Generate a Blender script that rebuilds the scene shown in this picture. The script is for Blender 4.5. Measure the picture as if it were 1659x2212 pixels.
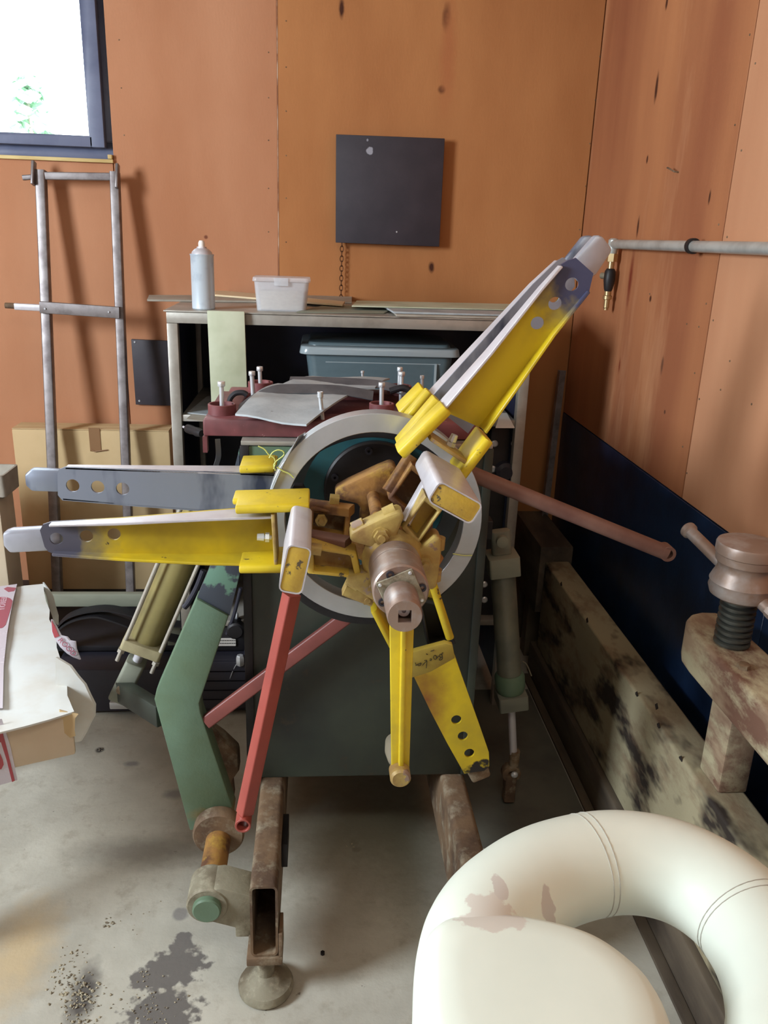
import bpy, bmesh, math, random
from mathutils import Vector, Matrix
from mathutils.geometry import delaunay_2d_cdt
for _o in list(bpy.data.objects):
    bpy.data.objects.remove(_o)
S = bpy.context.scene
COL = S.collection
PI = math.pi
random.seed(7)

# ---------------------------------------------------------------- camera
FPX, PITCH, ROLL, YAW, EYE = 1776.0, math.radians(18.55), math.radians(2.04), math.radians(4.9), 1.5
_cy, _sy = math.cos(YAW), math.sin(YAW)
FWD = Vector((_sy*math.cos(PITCH), _cy*math.cos(PITCH), -math.sin(PITCH)))
_r0 = Vector((_cy, -_sy, 0)); _u0 = _r0.cross(FWD)
RGT = _r0*math.cos(ROLL) + _u0*math.sin(ROLL)
UPV = -_r0*math.sin(ROLL) + _u0*math.cos(ROLL)
EYEP = Vector((0, 0, EYE))
cam = bpy.data.cameras.new('camera'); cam_o = bpy.data.objects.new('camera', cam); COL.objects.link(cam_o)
m = Matrix((RGT, UPV, -FWD)).transposed().to_4x4(); m.translation = EYEP
cam_o.matrix_world = m
cam.sensor_fit = 'VERTICAL'; cam.sensor_height = 36.0; cam.lens = 36.0*FPX/2212.0
cam.clip_start = 0.02; cam.clip_end = 200
S.camera = cam_o

# ---------------------------------------------------------------- world, lights, exposure
S.view_settings.view_transform = 'Standard'
try: S.view_settings.look = 'None'
except Exception: pass
S.view_settings.gamma = 1.0
S.view_settings.use_curve_mapping = False
S.view_settings.exposure = -0.12
W = bpy.data.worlds.new('overcast_sky'); S.world = W; W.use_nodes = True
W.node_tree.nodes['Background'].inputs[0].default_value = (0.86, 0.94, 1.0, 1)
W.node_tree.nodes['Background'].inputs[1].default_value = 12.0

def area(name, loc, target, sx, sy, power, col):
    l = bpy.data.lights.new(name, 'AREA'); l.shape = 'RECTANGLE'; l.size = sx; l.size_y = sy
    l.energy = power; l.color = col
    o = bpy.data.objects.new(name, l); COL.objects.link(o)
    o.location = loc
    o.rotation_euler = (Vector(target) - Vector(loc)).to_track_quat('-Z', 'Y').to_euler()
    return o
def portal(name, loc, target, sx, sy):
    o = area(name, loc, target, sx, sy, 0.0, (1, 1, 1)); o.data.cycles.is_portal = True; return o
portal('window_one_portal', (-1.32, 3.04, 2.16), (-1.32, 0, 2.16), 1.26, .91)
portal('window_two_portal', (-2.59, .55, 1.95), (0, .55, 1.95), .82, 1.08)
# daylight through the window of the left wall, a strip lamp under the ceiling, added fills overhead and behind the camera
area('window_daylight', (-2.52, 0.55, 1.95), (0.6, 1.9, 1.0), 0.75, 0.95, 112, (0.84, 0.93, 1.0))
area('ceiling_lamp_near', (0.2, -0.3, 2.83), (0.25, 0.3, 0), 1.3, 0.25, 13, (1.0, 0.97, 0.84))
area('overhead_fill_mid', (-0.9, 1.6, 2.83), (-0.9, 1.6, 0), 1.3, 0.25, 2, (1.0, 0.95, 0.82))  # added overhead fill, stands for no known lamp
area('rear_fill', (-0.6, -2.35, 1.3), (0.2, 2, 0.9), 1.8, 2.0, 4, (0.92, 0.96, 1.0))  # added fill from behind the camera, no doorway there

# ---------------------------------------------------------------- helpers
def A(px, py, Y=None, Z=None, X=None):
    """point of the plane Y=, Z= or X= that the photograph shows at pixel (px, py)"""
    d = FWD + RGT*((px-829.5)/FPX) - UPV*((py-1106)/FPX)
    t = Y/d.y if Y is not None else ((Z-EYE)/d.z if Z is not None else X/d.x)
    return EYEP + d*t
V = Vector
ZUP = V((0, 0, 1)); YV = V((0, 1, 0)); XV = V((1, 0, 0))
ORG = {}
def lin(c):
    if isinstance(c, str):
        c = tuple(int(c[i:i+2], 16) for i in (0, 2, 4))
    r = []
    for v in c[:3]:
        v = v/255.0
        r.append(v/12.92 if v <= 0.04045 else ((v+0.055)/1.055)**2.4)
    return (r[0], r[1], r[2], 1.0)

def M(name, col, rough=0.6, metal=0.0, var=None, chips=None, bump=None, spots=None, stretch=(1, 1, 1), spec=0.5, var2=None):
    """procedural material in world position. var=(col, scale, lo, hi) soft blotches; chips=(col, scale, thr, rough) hard-edged wear;
    spots=[(centre, (rx,ry,rz), col, softness)] stains of their own shape; bump=(scale, strength)"""
    mt = bpy.data.materials.new(name); mt.use_nodes = True
    nt = mt.node_tree; N = nt.nodes; L = nt.links
    B = N['Principled BSDF']
    geo = N.new('ShaderNodeNewGeometry'); mp = N.new('ShaderNodeMapping')
    mp.inputs['Scale'].default_value = stretch
    L.new(geo.outputs['Position'], mp.inputs['Vector'])
    def noise(scale, detail=4.0, r=0.6):
        n = N.new('ShaderNodeTexNoise'); n.inputs['Scale'].default_value = scale
        n.inputs['Detail'].default_value = detail; n.inputs['Roughness'].default_value = r
        L.new(mp.outputs['Vector'], n.inputs['Vector']); return n.outputs['Fac']
    def ramp(src, lo, hi):
        r = N.new('ShaderNodeMapRange'); r.inputs['From Min'].default_value = lo; r.inputs['From Max'].default_value = hi
        L.new(src, r.inputs['Value']); return r.outputs['Result']
    def mix(fac, a, b):
        x = N.new('ShaderNodeMix'); x.data_type = 'RGBA'; L.new(fac, x.inputs['Factor'])
        for s, i in ((a, 6), (b, 7)):
            if isinstance(s, tuple): x.inputs[i].default_value = s
            else: L.new(s, x.inputs[i])
        return x.outputs[2]
    c = lin(col)
    if var: c = mix(ramp(noise(var[1]), var[2], var[3]), c, lin(var[0]))
    if var2: c = mix(ramp(noise(var2[1], 6.0, 0.7), var2[2], var2[3]), c, lin(var2[0]))
    rgh = None
    if spots:
        wob = N.new('ShaderNodeTexNoise'); wob.inputs['Scale'].default_value = 42.0; wob.inputs['Detail'].default_value = 5.0
        L.new(geo.outputs['Position'], wob.inputs['Vector'])
        for (ctr, rad, sc, soft) in spots:
            sb = N.new('ShaderNodeVectorMath'); sb.operation = 'SUBTRACT'; sb.inputs[1].default_value = tuple(ctr)
            L.new(geo.outputs['Position'], sb.inputs[0])
            dv = N.new('ShaderNodeVectorMath'); dv.operation = 'DIVIDE'; dv.inputs[1].default_value = tuple(rad)
            L.new(sb.outputs[0], dv.inputs[0])
            ln = N.new('ShaderNodeVectorMath'); ln.operation = 'LENGTH'; L.new(dv.outputs[0], ln.inputs[0])
            ad = N.new('ShaderNodeMath'); ad.operation = 'ADD'; L.new(ln.outputs['Value'], ad.inputs[0])
            w2 = N.new('ShaderNodeMath'); w2.operation = 'MULTIPLY_ADD'; L.new(wob.outputs['Fac'], w2.inputs[0])
            am = 2.0 if soft <= .3 else .8; w2.inputs[1].default_value = am; w2.inputs[2].default_value = -am/2
            L.new(w2.outputs[0], ad.inputs[1])
            r = N.new('ShaderNodeMapRange'); r.inputs['From Min'].default_value = 1.0 + soft*0.5; r.inputs['From Max'].default_value = 1.0 - soft*0.5
            L.new(ad.outputs[0], r.inputs['Value'])
            c = mix(r.outputs['Result'], c, lin(sc))
    if chips:
        f = ramp(noise(chips[1], 5.0, 0.65), chips[2], chips[2]+0.03)
        c = mix(f, c, lin(chips[0]))
    if isinstance(c, tuple): B.inputs['Base Color'].default_value = c
    else: L.new(c, B.inputs['Base Color'])
    B.inputs['Metallic'].default_value = metal
    rv = N.new('ShaderNodeMapRange'); rv.inputs['To Min'].default_value = max(0.05, rough-0.1); rv.inputs['To Max'].default_value = min(1, rough+0.1)
    L.new(noise(9.0), rv.inputs['Value']); L.new(rv.outputs['Result'], B.inputs['Roughness'])
    B.inputs['Specular IOR Level'].default_value = spec
    if bump:
        b = N.new('ShaderNodeBump'); b.inputs['Strength'].default_value = bump[1]; b.inputs['Distance'].default_value = 0.004
        L.new(noise(bump[0], 5.0, 0.65), b.inputs['Height']); L.new(b.outputs['Normal'], B.inputs['Normal'])
    return mt

def frame_of(d, up=ZUP):
    d = d.normalized(); s = d.cross(up)
    if s.length < 1e-4: s = d.cross(XV)
    s.normalize(); return d, s, s.cross(d).normalized()

class MB:
    def __init__(s): s.v = []; s.f = []
    def add(s, vs, fs):
        o = len(s.v); s.v += [V(v) for v in vs]; s.f += [[i+o for i in f] for f in fs]; return s
    def hexa(s, p):       # bottom 0-3, top 4-7
        return s.add(p, [(3, 2, 1, 0), (4, 5, 6, 7), (0, 1, 5, 4), (1, 2, 6, 5), (2, 3, 7, 6), (3, 0, 4, 7)])
    def box(s, x0, x1, y0, y1, z0, z1):
        return s.hexa([(x0, y0, z0), (x1, y0, z0), (x1, y1, z0), (x0, y1, z0), (x0, y0, z1), (x1, y0, z1), (x1, y1, z1), (x0, y1, z1)])
    def beam(s, p0, p1, w, h, up=ZUP):
        p0, p1 = V(p0), V(p1); d, sd, u = frame_of(p1-p0, up); a, b = sd*w/2, u*h/2
        return s.hexa([p0-a-b, p0+a-b, p1+a-b, p1-a-b, p0-a+b, p0+a+b, p1+a+b, p1-a+b])
    def prism(s, poly, vec):
        n = len(poly); vec = V(vec); p = [V(q) for q in poly]
        fs = [list(range(n))[::-1], [i+n for i in range(n)]] + [(i, (i+1) % n, (i+1) % n+n, i+n) for i in range(n)]
        return s.add(p + [q+vec for q in p], fs)
    def sweep(s, rings, cap=True, closed=False):
        n = len(rings[0]); vs = [q for r in rings for q in r]; fs = []
        k = len(rings)
        for i in range(k if closed else k-1):
            j = (i+1) % k
            for a in range(n):
                b = (a+1) % n
                fs.append((i*n+a, i*n+b, j*n+b, j*n+a))
        if cap and not closed: fs += [list(range(n))[::-1], [(k-1)*n+a for a in range(n)]]
        return s.add(vs, fs)
    def tube(s, pts, r, n=10, cap=True, closed=False, flat=1.0, up=ZUP):
        pts = [V(p) for p in pts]; k = len(pts); rings = []
        for i, p in enumerate(pts):
            if closed: d = pts[(i+1) % k] - pts[i-1]
            else: d = pts[min(i+1, k-1)] - pts[max(i-1, 0)]
            _, sd, u = frame_of(d, up); ri = r[i] if isinstance(r, (list, tuple)) else r
            rings.append([p + sd*ri*math.cos(2*PI*a/n) + u*ri*flat*math.sin(2*PI*a/n) for a in range(n)])
        return s.sweep(rings, cap, closed)
    def lathe(s, o, ax, prof, n=28, cap=True):
        o = V(o); d, sd, u = frame_of(V(ax))
        rings = [[o + d*t + sd*max(r, 1e-5)*math.cos(2*PI*a/n) + u*max(r, 1e-5)*math.sin(2*PI*a/n) for a in range(n)] for (t, r) in prof]
        return s.sweep(rings, cap)
    def annulus(s, o, ax, r0, r1, t0, t1, n=64):
        o = V(o); d, sd, u = frame_of(V(ax))
        rings = [[o + d*t + (sd*math.cos(2*PI*a/n) + u*math.sin(2*PI*a/n))*r for (t, r) in ((t0, r0), (t0, r1), (t1, r1), (t1, r0))] for a in range(n)]
        return s.sweep(rings, False, True)
    def cyl(s, p0, p1, r, n=18):
        p0, p1 = V(p0), V(p1); return s.lathe(p0, p1-p0, [(0, r), ((p1-p0).length, r)], n)
    def rtube(s, p0, p1, w, h, wall, cr, up=ZUP, capfar=True):
        """hollow rounded rectangular tube, open at p0"""
        p0, p1 = V(p0), V(p1); d, sd, u = frame_of(p1-p0, up)
        def sec(p, w, h, c):
            r = []
            for cx, cz, a0 in ((1, 1, 0), (-1, 1, 90), (-1, -1, 180), (1, -1, 270)):
                for k in range(4):
                    a = math.radians(a0+30*k)
                    r.append(p + sd*(cx*(w/2-c)+c*math.cos(a)) + u*(cz*(h/2-c)+c*math.sin(a)))
            return r
        ci = max(cr-wall, 0.001)
        rings = [sec(p1, w, h, cr), sec(p0, w, h, cr), sec(p0, w-2*wall, h-2*wall, ci), sec(p1-d*0.01, w-2*wall, h-2*wall, ci)]
        return s.sweep(rings, True)
    def rbar(s, p0, p1, w, h, cr, up=ZUP):
        p0, p1 = V(p0), V(p1); d, sd, u = frame_of(p1-p0, up); rings = []
        for p in (p0, p1):
            r = []
            for cx, cz, a0 in ((1, 1, 0), (-1, 1, 90), (-1, -1, 180), (1, -1, 270)):
                for k in range(4):
                    a = math.radians(a0+30*k)
                    r.append(p + sd*(cx*(w/2-cr)+cr*math.cos(a)) + u*(cz*(h/2-cr)+cr*math.sin(a)))
            rings.append(r)
        return s.sweep(rings, True)
    def plate(s, outline, holes, thick, O, ex, ey):
        """flat plate with round through holes; outline 2D, holes (x, y, r); thickness along ex x ey"""
        ez = ex.cross(ey); pts = [V((x, y)) for x, y in outline]; n0 = len(pts)
        edges = [(i, (i+1) % n0) for i in range(n0)]
        for (hx, hy, r) in holes:
            b = len(pts); k = 18
            pts += [V((hx+r*math.cos(2*PI*a/k), hy+r*math.sin(2*PI*a/k))) for a in range(k)]
            edges += [(b+a, b+(a+1) % k) for a in range(k)]
        vo, eo, fo, *_ = delaunay_2d_cdt(pts, edges, [], 1, 1e-6)
        def inside(c):
            for (hx, hy, r) in holes:
                if (c.x-hx)**2 + (c.y-hy)**2 < (r*0.97)**2: return False
            w = False; j = n0-1
            for i in range(n0):
                a, b2 = pts[i], pts[j]
                if (a.y > c.y) != (b2.y > c.y) and c.x < (b2.x-a.x)*(c.y-a.y)/(b2.y-a.y)+a.x: w = not w
                j = i
            return w
        fs = [f for f in fo if inside(sum((vo[i] for i in f), V((0, 0)))/len(f))]
        n = len(vo); vs = [O+ex*q.x+ey*q.y for q in vo] + [O+ex*q.x+ey*q.y+ez*thick for q in vo]
        cnt = {}
        for f in fs:
            for a, b2 in zip(f, list(f[1:])+[f[0]]): cnt[(a, b2)] = 1
        side = [(a, b2, b2+n, a+n) for (a, b2) in cnt if (b2, a) not in cnt]
        return s.add(vs, [list(f)[::-1] for f in fs] + [[i+n for i in f] for f in fs] + [list(q) for q in side])
    def build(s, name, mat, parent=None, bev=0.0, seg=2, smooth=True, sub=0):
        me = bpy.data.meshes.new(name)
        org = ORG[parent.name] if parent else V((0, 0, 0))
        bm = bmesh.new(); vv = [bm.verts.new(q-org) for q in s.v]
        for f in s.f:
            try: bm.faces.new([vv[i] for i in f])
            except ValueError: pass
        bmesh.ops.remove_doubles(bm, verts=bm.verts, dist=1e-6)
        loose = [q for q in bm.verts if not q.link_faces]
        if loose: bmesh.ops.delete(bm, geom=loose, context='VERTS')
        bmesh.ops.recalc_face_normals(bm, faces=bm.faces)
        if bev > 0:
            es = [e for e in bm.edges if len(e.link_faces) == 2 and e.calc_face_angle(0) > 0.6]
            if es: bmesh.ops.bevel(bm, geom=es, offset=bev, segments=seg, profile=0.5, affect='EDGES', clamp_overlap=True)
        if smooth:
            for f in bm.faces: f.smooth = True
            for e in bm.edges:
                if len(e.link_faces) == 2 and e.calc_face_angle(0) > 0.62: e.smooth = False
        bm.to_mesh(me); bm.free()
        o = bpy.data.objects.new(name, me); COL.objects.link(o)
        if mat: me.materials.append(mat)
        if parent: o.parent = parent
        ORG[o.name] = org
        if sub:
            md = o.modifiers.new('sub', 'SUBSURF'); md.levels = sub; md.render_levels = sub
        return o

def tag(o, label=None, cat=None, group=None, kind=None):
    if label: o['label'] = label
    if cat: o['category'] = cat
    if group: o['group'] = group
    if cat and not kind: kind = 'thing'
    if kind: o['kind'] = kind
    return o
def thing(name, loc, label, cat, group=None):
    o = bpy.data.objects.new(name, None); COL.objects.link(o); o.location = loc; o.empty_display_size = 0.05
    ORG[o.name] = V(loc); return tag(o, label, cat, group)
def struct_empty(name, loc):
    o = bpy.data.objects.new(name, None); COL.objects.link(o); o.location = loc; ORG[o.name] = V(loc); o['kind'] = 'structure'; return o
def struct(name, mb, mat, **k): return tag(mb.build(name, mat, None, **k), kind='structure')
def catmull(p, n=8, closed=False):
    p = [V(q) for q in p]; r = []; k = len(p)
    for i in range(k if closed else k-1):
        a = p[(i-1) % k] if closed or i > 0 else p[0]*2-p[1]
        b, c = p[i], p[(i+1) % k]
        d = p[(i+2) % k] if closed or i+2 < k else p[-1]*2-p[-2]
        for j in range(n):
            t = j/n
            r.append(0.5*((2*b)+(c-a)*t+(2*a-5*b+4*c-d)*t*t+(3*b-a-3*c+d)*t**3))
    if not closed: r.append(p[-1])
    return r
def hexhead(mb, p, ax, r, h):
    return mb.lathe(p, ax, [(0, r), (h, r)], 6)
def ribbon(mb, pts, wvec, th):
    """a bent flat strip: centreline pts, full width vector, thickness"""
    pts = [V(p) for p in pts]; wv = V(wvec)/2; rings = []
    for i, p in enumerate(pts):
        d = pts[min(i+1, len(pts)-1)] - pts[max(i-1, 0)]
        n = d.cross(wv).normalized()*th/2
        rings.append([p-wv-n, p+wv-n, p+wv+n, p-wv+n])
    return mb.sweep(rings, True)

# ---------------------------------------------------------------- materials
rust = (72, 38, 24)
m_wall = M('orange_fibreboard', (186, 128, 80), 0.75, var=((168, 110, 66), 3.0, 0.35, 0.7), bump=(140, 0.12), stretch=(1, 1, 0.35), spec=0.25,
    spots=[(A(965, 38, Y=3.05), (.012, .05, .035), rust, .9), (A(955, 194, Y=3.05), (.012, .05, .012), rust, .7), (A(738, 18, Y=3.05), (.008, .05, .025), rust, .8),
           (A(968, 120, Y=3.05), (.022, .05, .14), (176, 112, 70), 1.2), (A(932, 578, Y=3.05), (.010, .05, .016), rust, .8)])
m_wall_r = M('orange_fibreboard_streaked', (186, 126, 84), 0.7, var=((150, 92, 62), 2.2, 0.35, 0.65), var2=((204, 152, 112), 3.0, .55, .85), bump=(140, 0.12), stretch=(1, 1, 0.16), spec=0.3,
    spots=[(A(1418, 190, X=.938), (.05, 0.0087, 0.0350), rust, .9), (A(1398, 345, X=.938), (.05, 0.0056, 0.0105), rust, .7), (A(1378, 490, X=.938), (.05, 0.0074, 0.0245), rust, .9),
           (A(1362, 600, X=.938), (.05, 0.0124, 0.0700), (120, 52, 32), 1.2), (A(1533, 425, X=.938), (.05, 0.0050, 0.0154), rust, .8), (A(1430, 790, X=.938), (.05, 0.0074, 0.0210), (110, 70, 50), .8),
           (A(1440, 8, X=.938), (.05, 0.0074, 0.0140), rust, .8), (A(1405, 645, X=.938), (.05, 0.0062, 0.0084), rust, .8), (A(1436, 890, X=.938), (.05, 0.0050, 0.0056), (90, 55, 40), .6),
           (A(1338, 790, X=.938), (.05, 0.0062, 0.0210), (125, 60, 36), 1.)])
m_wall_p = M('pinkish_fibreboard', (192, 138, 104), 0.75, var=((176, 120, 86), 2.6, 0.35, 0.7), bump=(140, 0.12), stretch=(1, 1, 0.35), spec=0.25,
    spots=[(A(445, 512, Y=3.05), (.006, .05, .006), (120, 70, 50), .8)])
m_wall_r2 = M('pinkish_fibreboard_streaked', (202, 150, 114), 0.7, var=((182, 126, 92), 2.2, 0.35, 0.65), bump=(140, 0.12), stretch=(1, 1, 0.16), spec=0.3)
m_seam = M('pale_seam_putty', (205, 175, 150), 0.6, var=((150, 100, 70), 12, .4, .6))
m_navy = M('navy_painted_board', (32, 54, 88), 0.34, var=((20, 32, 54), 6, .4, .7), bump=(60, .1))
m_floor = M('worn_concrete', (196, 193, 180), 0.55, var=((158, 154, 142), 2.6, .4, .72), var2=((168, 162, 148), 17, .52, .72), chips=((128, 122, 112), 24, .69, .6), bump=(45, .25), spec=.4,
    spots=[(A(385, 2085, Z=0), (.058, .05, .1), (112, 108, 104), .25), (A(330, 2115, Z=0), (.05, .028, .1), (112, 108, 104), .25), (A(395, 2035, Z=0), (.02, .03, .1), (114, 110, 106), .25),
           (A(350, 2185, Z=0), (.07, .05, .1), (110, 106, 102), .25), (A(390, 1975, Z=0), (.018, .02, .1), (140, 137, 132), .4), (A(180, 2150, Z=0), (.025, .07, .1), (92, 88, 84), .9),
           (A(40, 2060, Z=0), (.06, .12, .1), (196, 176, 142), 1.3), (A(215, 1620, Z=0), (.012, .014, .1), (86, 84, 82), .6), (A(285, 1650, Z=0), (.02, .012, .1), (140, 138, 134), .8),
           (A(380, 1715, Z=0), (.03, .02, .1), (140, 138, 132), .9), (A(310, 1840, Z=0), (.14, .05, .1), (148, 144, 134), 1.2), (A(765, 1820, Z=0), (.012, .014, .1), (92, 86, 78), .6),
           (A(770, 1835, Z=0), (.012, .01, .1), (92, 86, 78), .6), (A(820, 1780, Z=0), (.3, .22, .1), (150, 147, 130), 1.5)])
m_ceil = M('dusty_ceiling', (150, 136, 120), 0.8)
m_wall_l = M('brown_side_wall', (160, 116, 84), 0.8)
m_frame = M('blue_grey_window_frame', (112, 120, 146), 0.45, var=((92, 100, 128), 8, .4, .7))
m_wood_pale = M('pale_pine', (222, 200, 140), 0.6, var=((196, 168, 108), 20, .4, .7), stretch=(.3, 1, 1))
m_yellow = M('yellow_machine_paint', (210, 184, 32), 0.42, var=((166, 146, 44), 7, .45, .75), chips=((74, 66, 52), 34, .70, .6), bump=(30, .1),
    spots=[(A(118, 1165, Y=1.33), (.075, .1, .09), (84, 84, 98), .9), (A(1258, 590, Y=1.33), (.072, .12, .072), (70, 72, 98), .8), (A(1035, 1645, Y=1.5), (.05, .1, .034), (34, 30, 28), .25),
           (A(905, 1500, Y=1.5), (.045, .1, .10), (128, 74, 36), 1.3)])
m_yellow_plain = M('yellow_paint_worn', (214, 188, 36), 0.45, var=((180, 156, 48), 12, .45, .75), chips=((82, 70, 52), 55, .66, .6), bump=(50, .12))
m_chip = M('yellow_paint_cracked', (204, 172, 66), 0.5, var=((176, 146, 70), 20, .4, .7), chips=((92, 82, 64), 38, .60, .6), bump=(50, .25))
m_bare = M('bare_steel_lit_pale', (210, 208, 214), 0.36, .3, var=((192, 186, 192), 16, .45, .75), bump=(60, .08))  # bare steel; its paleness paints light on upper flanges and jaw tubes
m_blue_steel = M('blued_grey_steel', (146, 154, 170), 0.4, .5, var=((66, 74, 96), 11, .5, .68), stretch=(1, 1, .4), bump=(40, .08))
m_rusty = M('rusty_yellow_casting', (164, 120, 64), 0.65, .1, var=((96, 64, 44), 16, .42, .62), var2=((176, 140, 60), 26, .55, .7), bump=(60, .3))
m_rust = M('brown_rust', (122, 98, 74), 0.75, .1, var=((80, 62, 50), 9, .42, .66), var2=((158, 148, 126), 22, .5, .72), bump=(70, .35))
m_dusty = M('dusty_grey_casting', (142, 136, 116), 0.75, .05, var=((104, 92, 74), 10, .42, .66), var2=((176, 170, 148), 24, .5, .72), bump=(70, .3))
m_platey = M('plain_dull_yellow', (178, 158, 66), 0.5, var=((158, 136, 62), 14, .4, .7))
m_cast_yellow = M('dusty_yellow_casting', (184, 160, 92), 0.5, .1, var=((142, 112, 66), 18, .42, .66), chips=((150, 128, 112), 30, .60, .5), bump=(60, .2))
m_spindle = M('worn_brown_steel', (158, 136, 124), 0.4, .55, var=((176, 168, 166), 26, .5, .72), bump=(60, .1))
m_alu = M('bright_strip_steel', (198, 203, 208), 0.32, .5, var=((178, 184, 190), 8, .4, .7))
m_tongue = M('grey_ground_steel', (178, 180, 190), 0.4, .4, var=((160, 162, 172), 12, .4, .7))
m_black = M('black_steel', (28, 27, 30), 0.5, .2, var=((44, 42, 44), 14, .4, .7))
m_slate = M('slate_painted_disc', (62, 76, 84), 0.5, .1, var=((48, 60, 68), 10, .4, .7))
m_teal = M('teal_paint', (34, 92, 104), 0.45, var=((44, 84, 84), 7, .4, .7))
m_body = M('dark_green_paint', (56, 62, 52), 0.5, var=((40, 43, 40), 4.5, .4, .7), var2=((84, 66, 46), 9, .6, .8), bump=(40, .1))
m_green = M('sage_green_paint', (106, 134, 114), 0.45, var=((94, 114, 88), 5, .35, .7), bump=(160, .12),
    spots=[(A(480, 1770, Y=1.57), (.07, .1, .02), (132, 112, 70), .8)])
m_green_peel = M('peeled_green_paint', (66, 72, 82), 0.5, .3, chips=((104, 140, 122), 7, .56, .5), bump=(40, .1))
m_red = M('red_oxide_paint', (162, 76, 66), 0.42, var=((148, 66, 58), 10, .4, .7), bump=(90, .06))
m_maroon = M('maroon_paint', (128, 70, 64), 0.42, var=((106, 56, 52), 10, .4, .7), chips=((176, 150, 140), 60, .72, .5))
m_copper = M('dusty_maroon_tube', (124, 92, 82), 0.5, .1, var=((100, 66, 60), 12, .4, .7))
m_redframe = M('scuffed_red_frame', (132, 74, 76), 0.5, var=((84, 46, 48), 5, .42, .62), chips=((190, 160, 152), 42, .66, .5), bump=(60, .1))
m_zinc = M('zinc_bolt', (214, 218, 222), 0.32, .45)
m_sheet = M('grey_speckled_sheet', (176, 184, 188), 0.6, .1, var=((150, 158, 164), 14, .4, .7), chips=((110, 112, 112), 40, .68, .6), bump=(60, .15))
m_strap = M('grey_metal_strap', (112, 116, 122), 0.5, .4, var=((84, 88, 96), 10, .4, .7))
m_rack = M('brushed_rack_steel', (176, 172, 164), 0.42, .5, var=((146, 140, 130), 9, .4, .7), bump=(80, .06))
m_rackdark = M('dark_blue_rack_panel', (34, 36, 58), 0.5, var=((24, 25, 42), 6, .4, .7))
m_board = M('black_wall_board', (48, 44, 52), 0.6, var=((58, 52, 60), 10, .4, .7), bump=(120, .08), spots=[(A(799, 325, Y=3.0), (.010, .1, .012), (150, 150, 160), .3), (A(794, 302, Y=3.0), (.004, .1, .005), (140, 140, 150), .3)])
m_chain = M('rusty_chain', (92, 58, 34), 0.6, .5)
m_lad = M('raw_tube_steel', (142, 136, 136), 0.42, .6, var=((108, 100, 100), 20, .4, .7), chips=((180, 160, 130), 60, .72, .5))
m_card = M('kraft_cardboard', (206, 180, 138), 0.85, var=((190, 164, 122), 4, .4, .7), spec=.2)
m_card2 = M('light_kraft_cardboard', (218, 202, 178), 0.85, var=((206, 188, 162), 5, .4, .7), spec=.2)
m_cardtop = M('white_box_paper', (216, 220, 218), 0.7, var=((204, 200, 190), 7, .45, .75), chips=((150, 146, 136), 50, .73, .7), spec=.3)
m_tape = M('clear_packing_tape', (206, 200, 210), 0.25, spec=.6)
m_tapered = M('tape_red_print', (168, 92, 108), 0.3)
m_tapered2 = M('tape_strong_red_print', (170, 70, 78), 0.3)
m_tapelet = M('tape_pale_lettering', (222, 196, 208), 0.35)
m_browntape = M('brown_packing_tape', (140, 104, 70), 0.4)
m_plank = M('grey_green_plank', (138, 142, 126), 0.7, var=((112, 114, 104), 8, .4, .7), stretch=(.3, 1, 1))
m_rubber = M('black_rubber', (26, 25, 30), 0.6, var=((36, 34, 40), 6, .4, .7))
m_case = M('dark_grey_machine', (46, 46, 58), 0.5, var=((36, 36, 46), 6, .4, .7))
m_wood = M('old_oily_timber', (168, 158, 128), 0.7, var=((54, 46, 40), 6.5, .50, .60), var2=((132, 108, 84), 9, .5, .72), stretch=(1, .5, 1.2), bump=(30, .4))
m_woodred = M('old_reddish_timber', (164, 142, 116), 0.7, var=((116, 84, 68), 9, .48, .62), var2=((184, 174, 142), 12, .45, .62), stretch=(1, .5, 1.2), bump=(30, .35))
m_wooddark = M('dark_grey_timber', (104, 92, 76), 0.8, var=((60, 50, 42), 8, .4, .68), stretch=(1, .25, 1), bump=(40, .4))
m_screw = M('greased_iron_screw', (92, 96, 92), 0.45, .6, var=((70, 70, 64), 20, .4, .7))
m_head = M('dusty_iron_screw_head', (150, 128, 114), 0.45, .4, var=((176, 170, 168), 14, .45, .7), bump=(50, .12))
m_flplate = M('dark_floor_plate', (104, 104, 94), 0.6, var=((84, 84, 78), 6, .4, .7))
m_pipe = M('galvanised_pipe', (196, 200, 196), 0.4, .4, var=((168, 170, 166), 14, .4, .7))
m_brass = M('dull_brass', (190, 166, 124), 0.35, .8)
m_plastic = M('greyish_plastic_part', (128, 120, 102), 0.4)
m_vinyl = M('peeling_white_vinyl', (222, 228, 216), 0.5, var=((212, 219, 208), 4, .4, .7), bump=(9, .06), spec=.35,
    spots=[(A(1062, 1975, Z=.80), (.030, .026, .2), (204, 198, 188), .12), (A(1075, 2010, Z=.79), (.036, .02, .2), (204, 198, 188), .12), (A(1080, 1925, Z=.80), (.008, .018, .2), (198, 192, 184), .12), (A(1188, 1925, Z=.80), (.008, .017, .2), (192, 188, 182), .12)])
m_thread = M('grey_seam_thread', (176, 174, 164), 0.7)
m_clearplas = None
m_inkb = M('black_marker_ink', (26, 22, 18), 0.7)
m_wire = M('yellow_green_wire', (204, 214, 120), 0.4)
m_can = M('pale_blue_spray_can', (196, 208, 218), 0.35, .15, var=((150, 164, 180), 14, .45, .7))
m_canwhite = M('white_nozzle', (236, 232, 226), 0.4)
m_slab = M('grey_slab', (172, 166, 154), 0.7, var=((150, 142, 130), 12, .4, .7))
m_slabpine = M('pale_strip', (214, 194, 160), 0.7)
m_paleboard = M('pale_green_board', (196, 202, 178), 0.6, var=((172, 178, 150), 6, .42, .7), var2=((150, 140, 100), 9, .66, .8))
m_debris = M('broken_concrete_bits', (186, 176, 150), 0.9, var=((120, 112, 100), 30, .4, .7))
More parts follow.
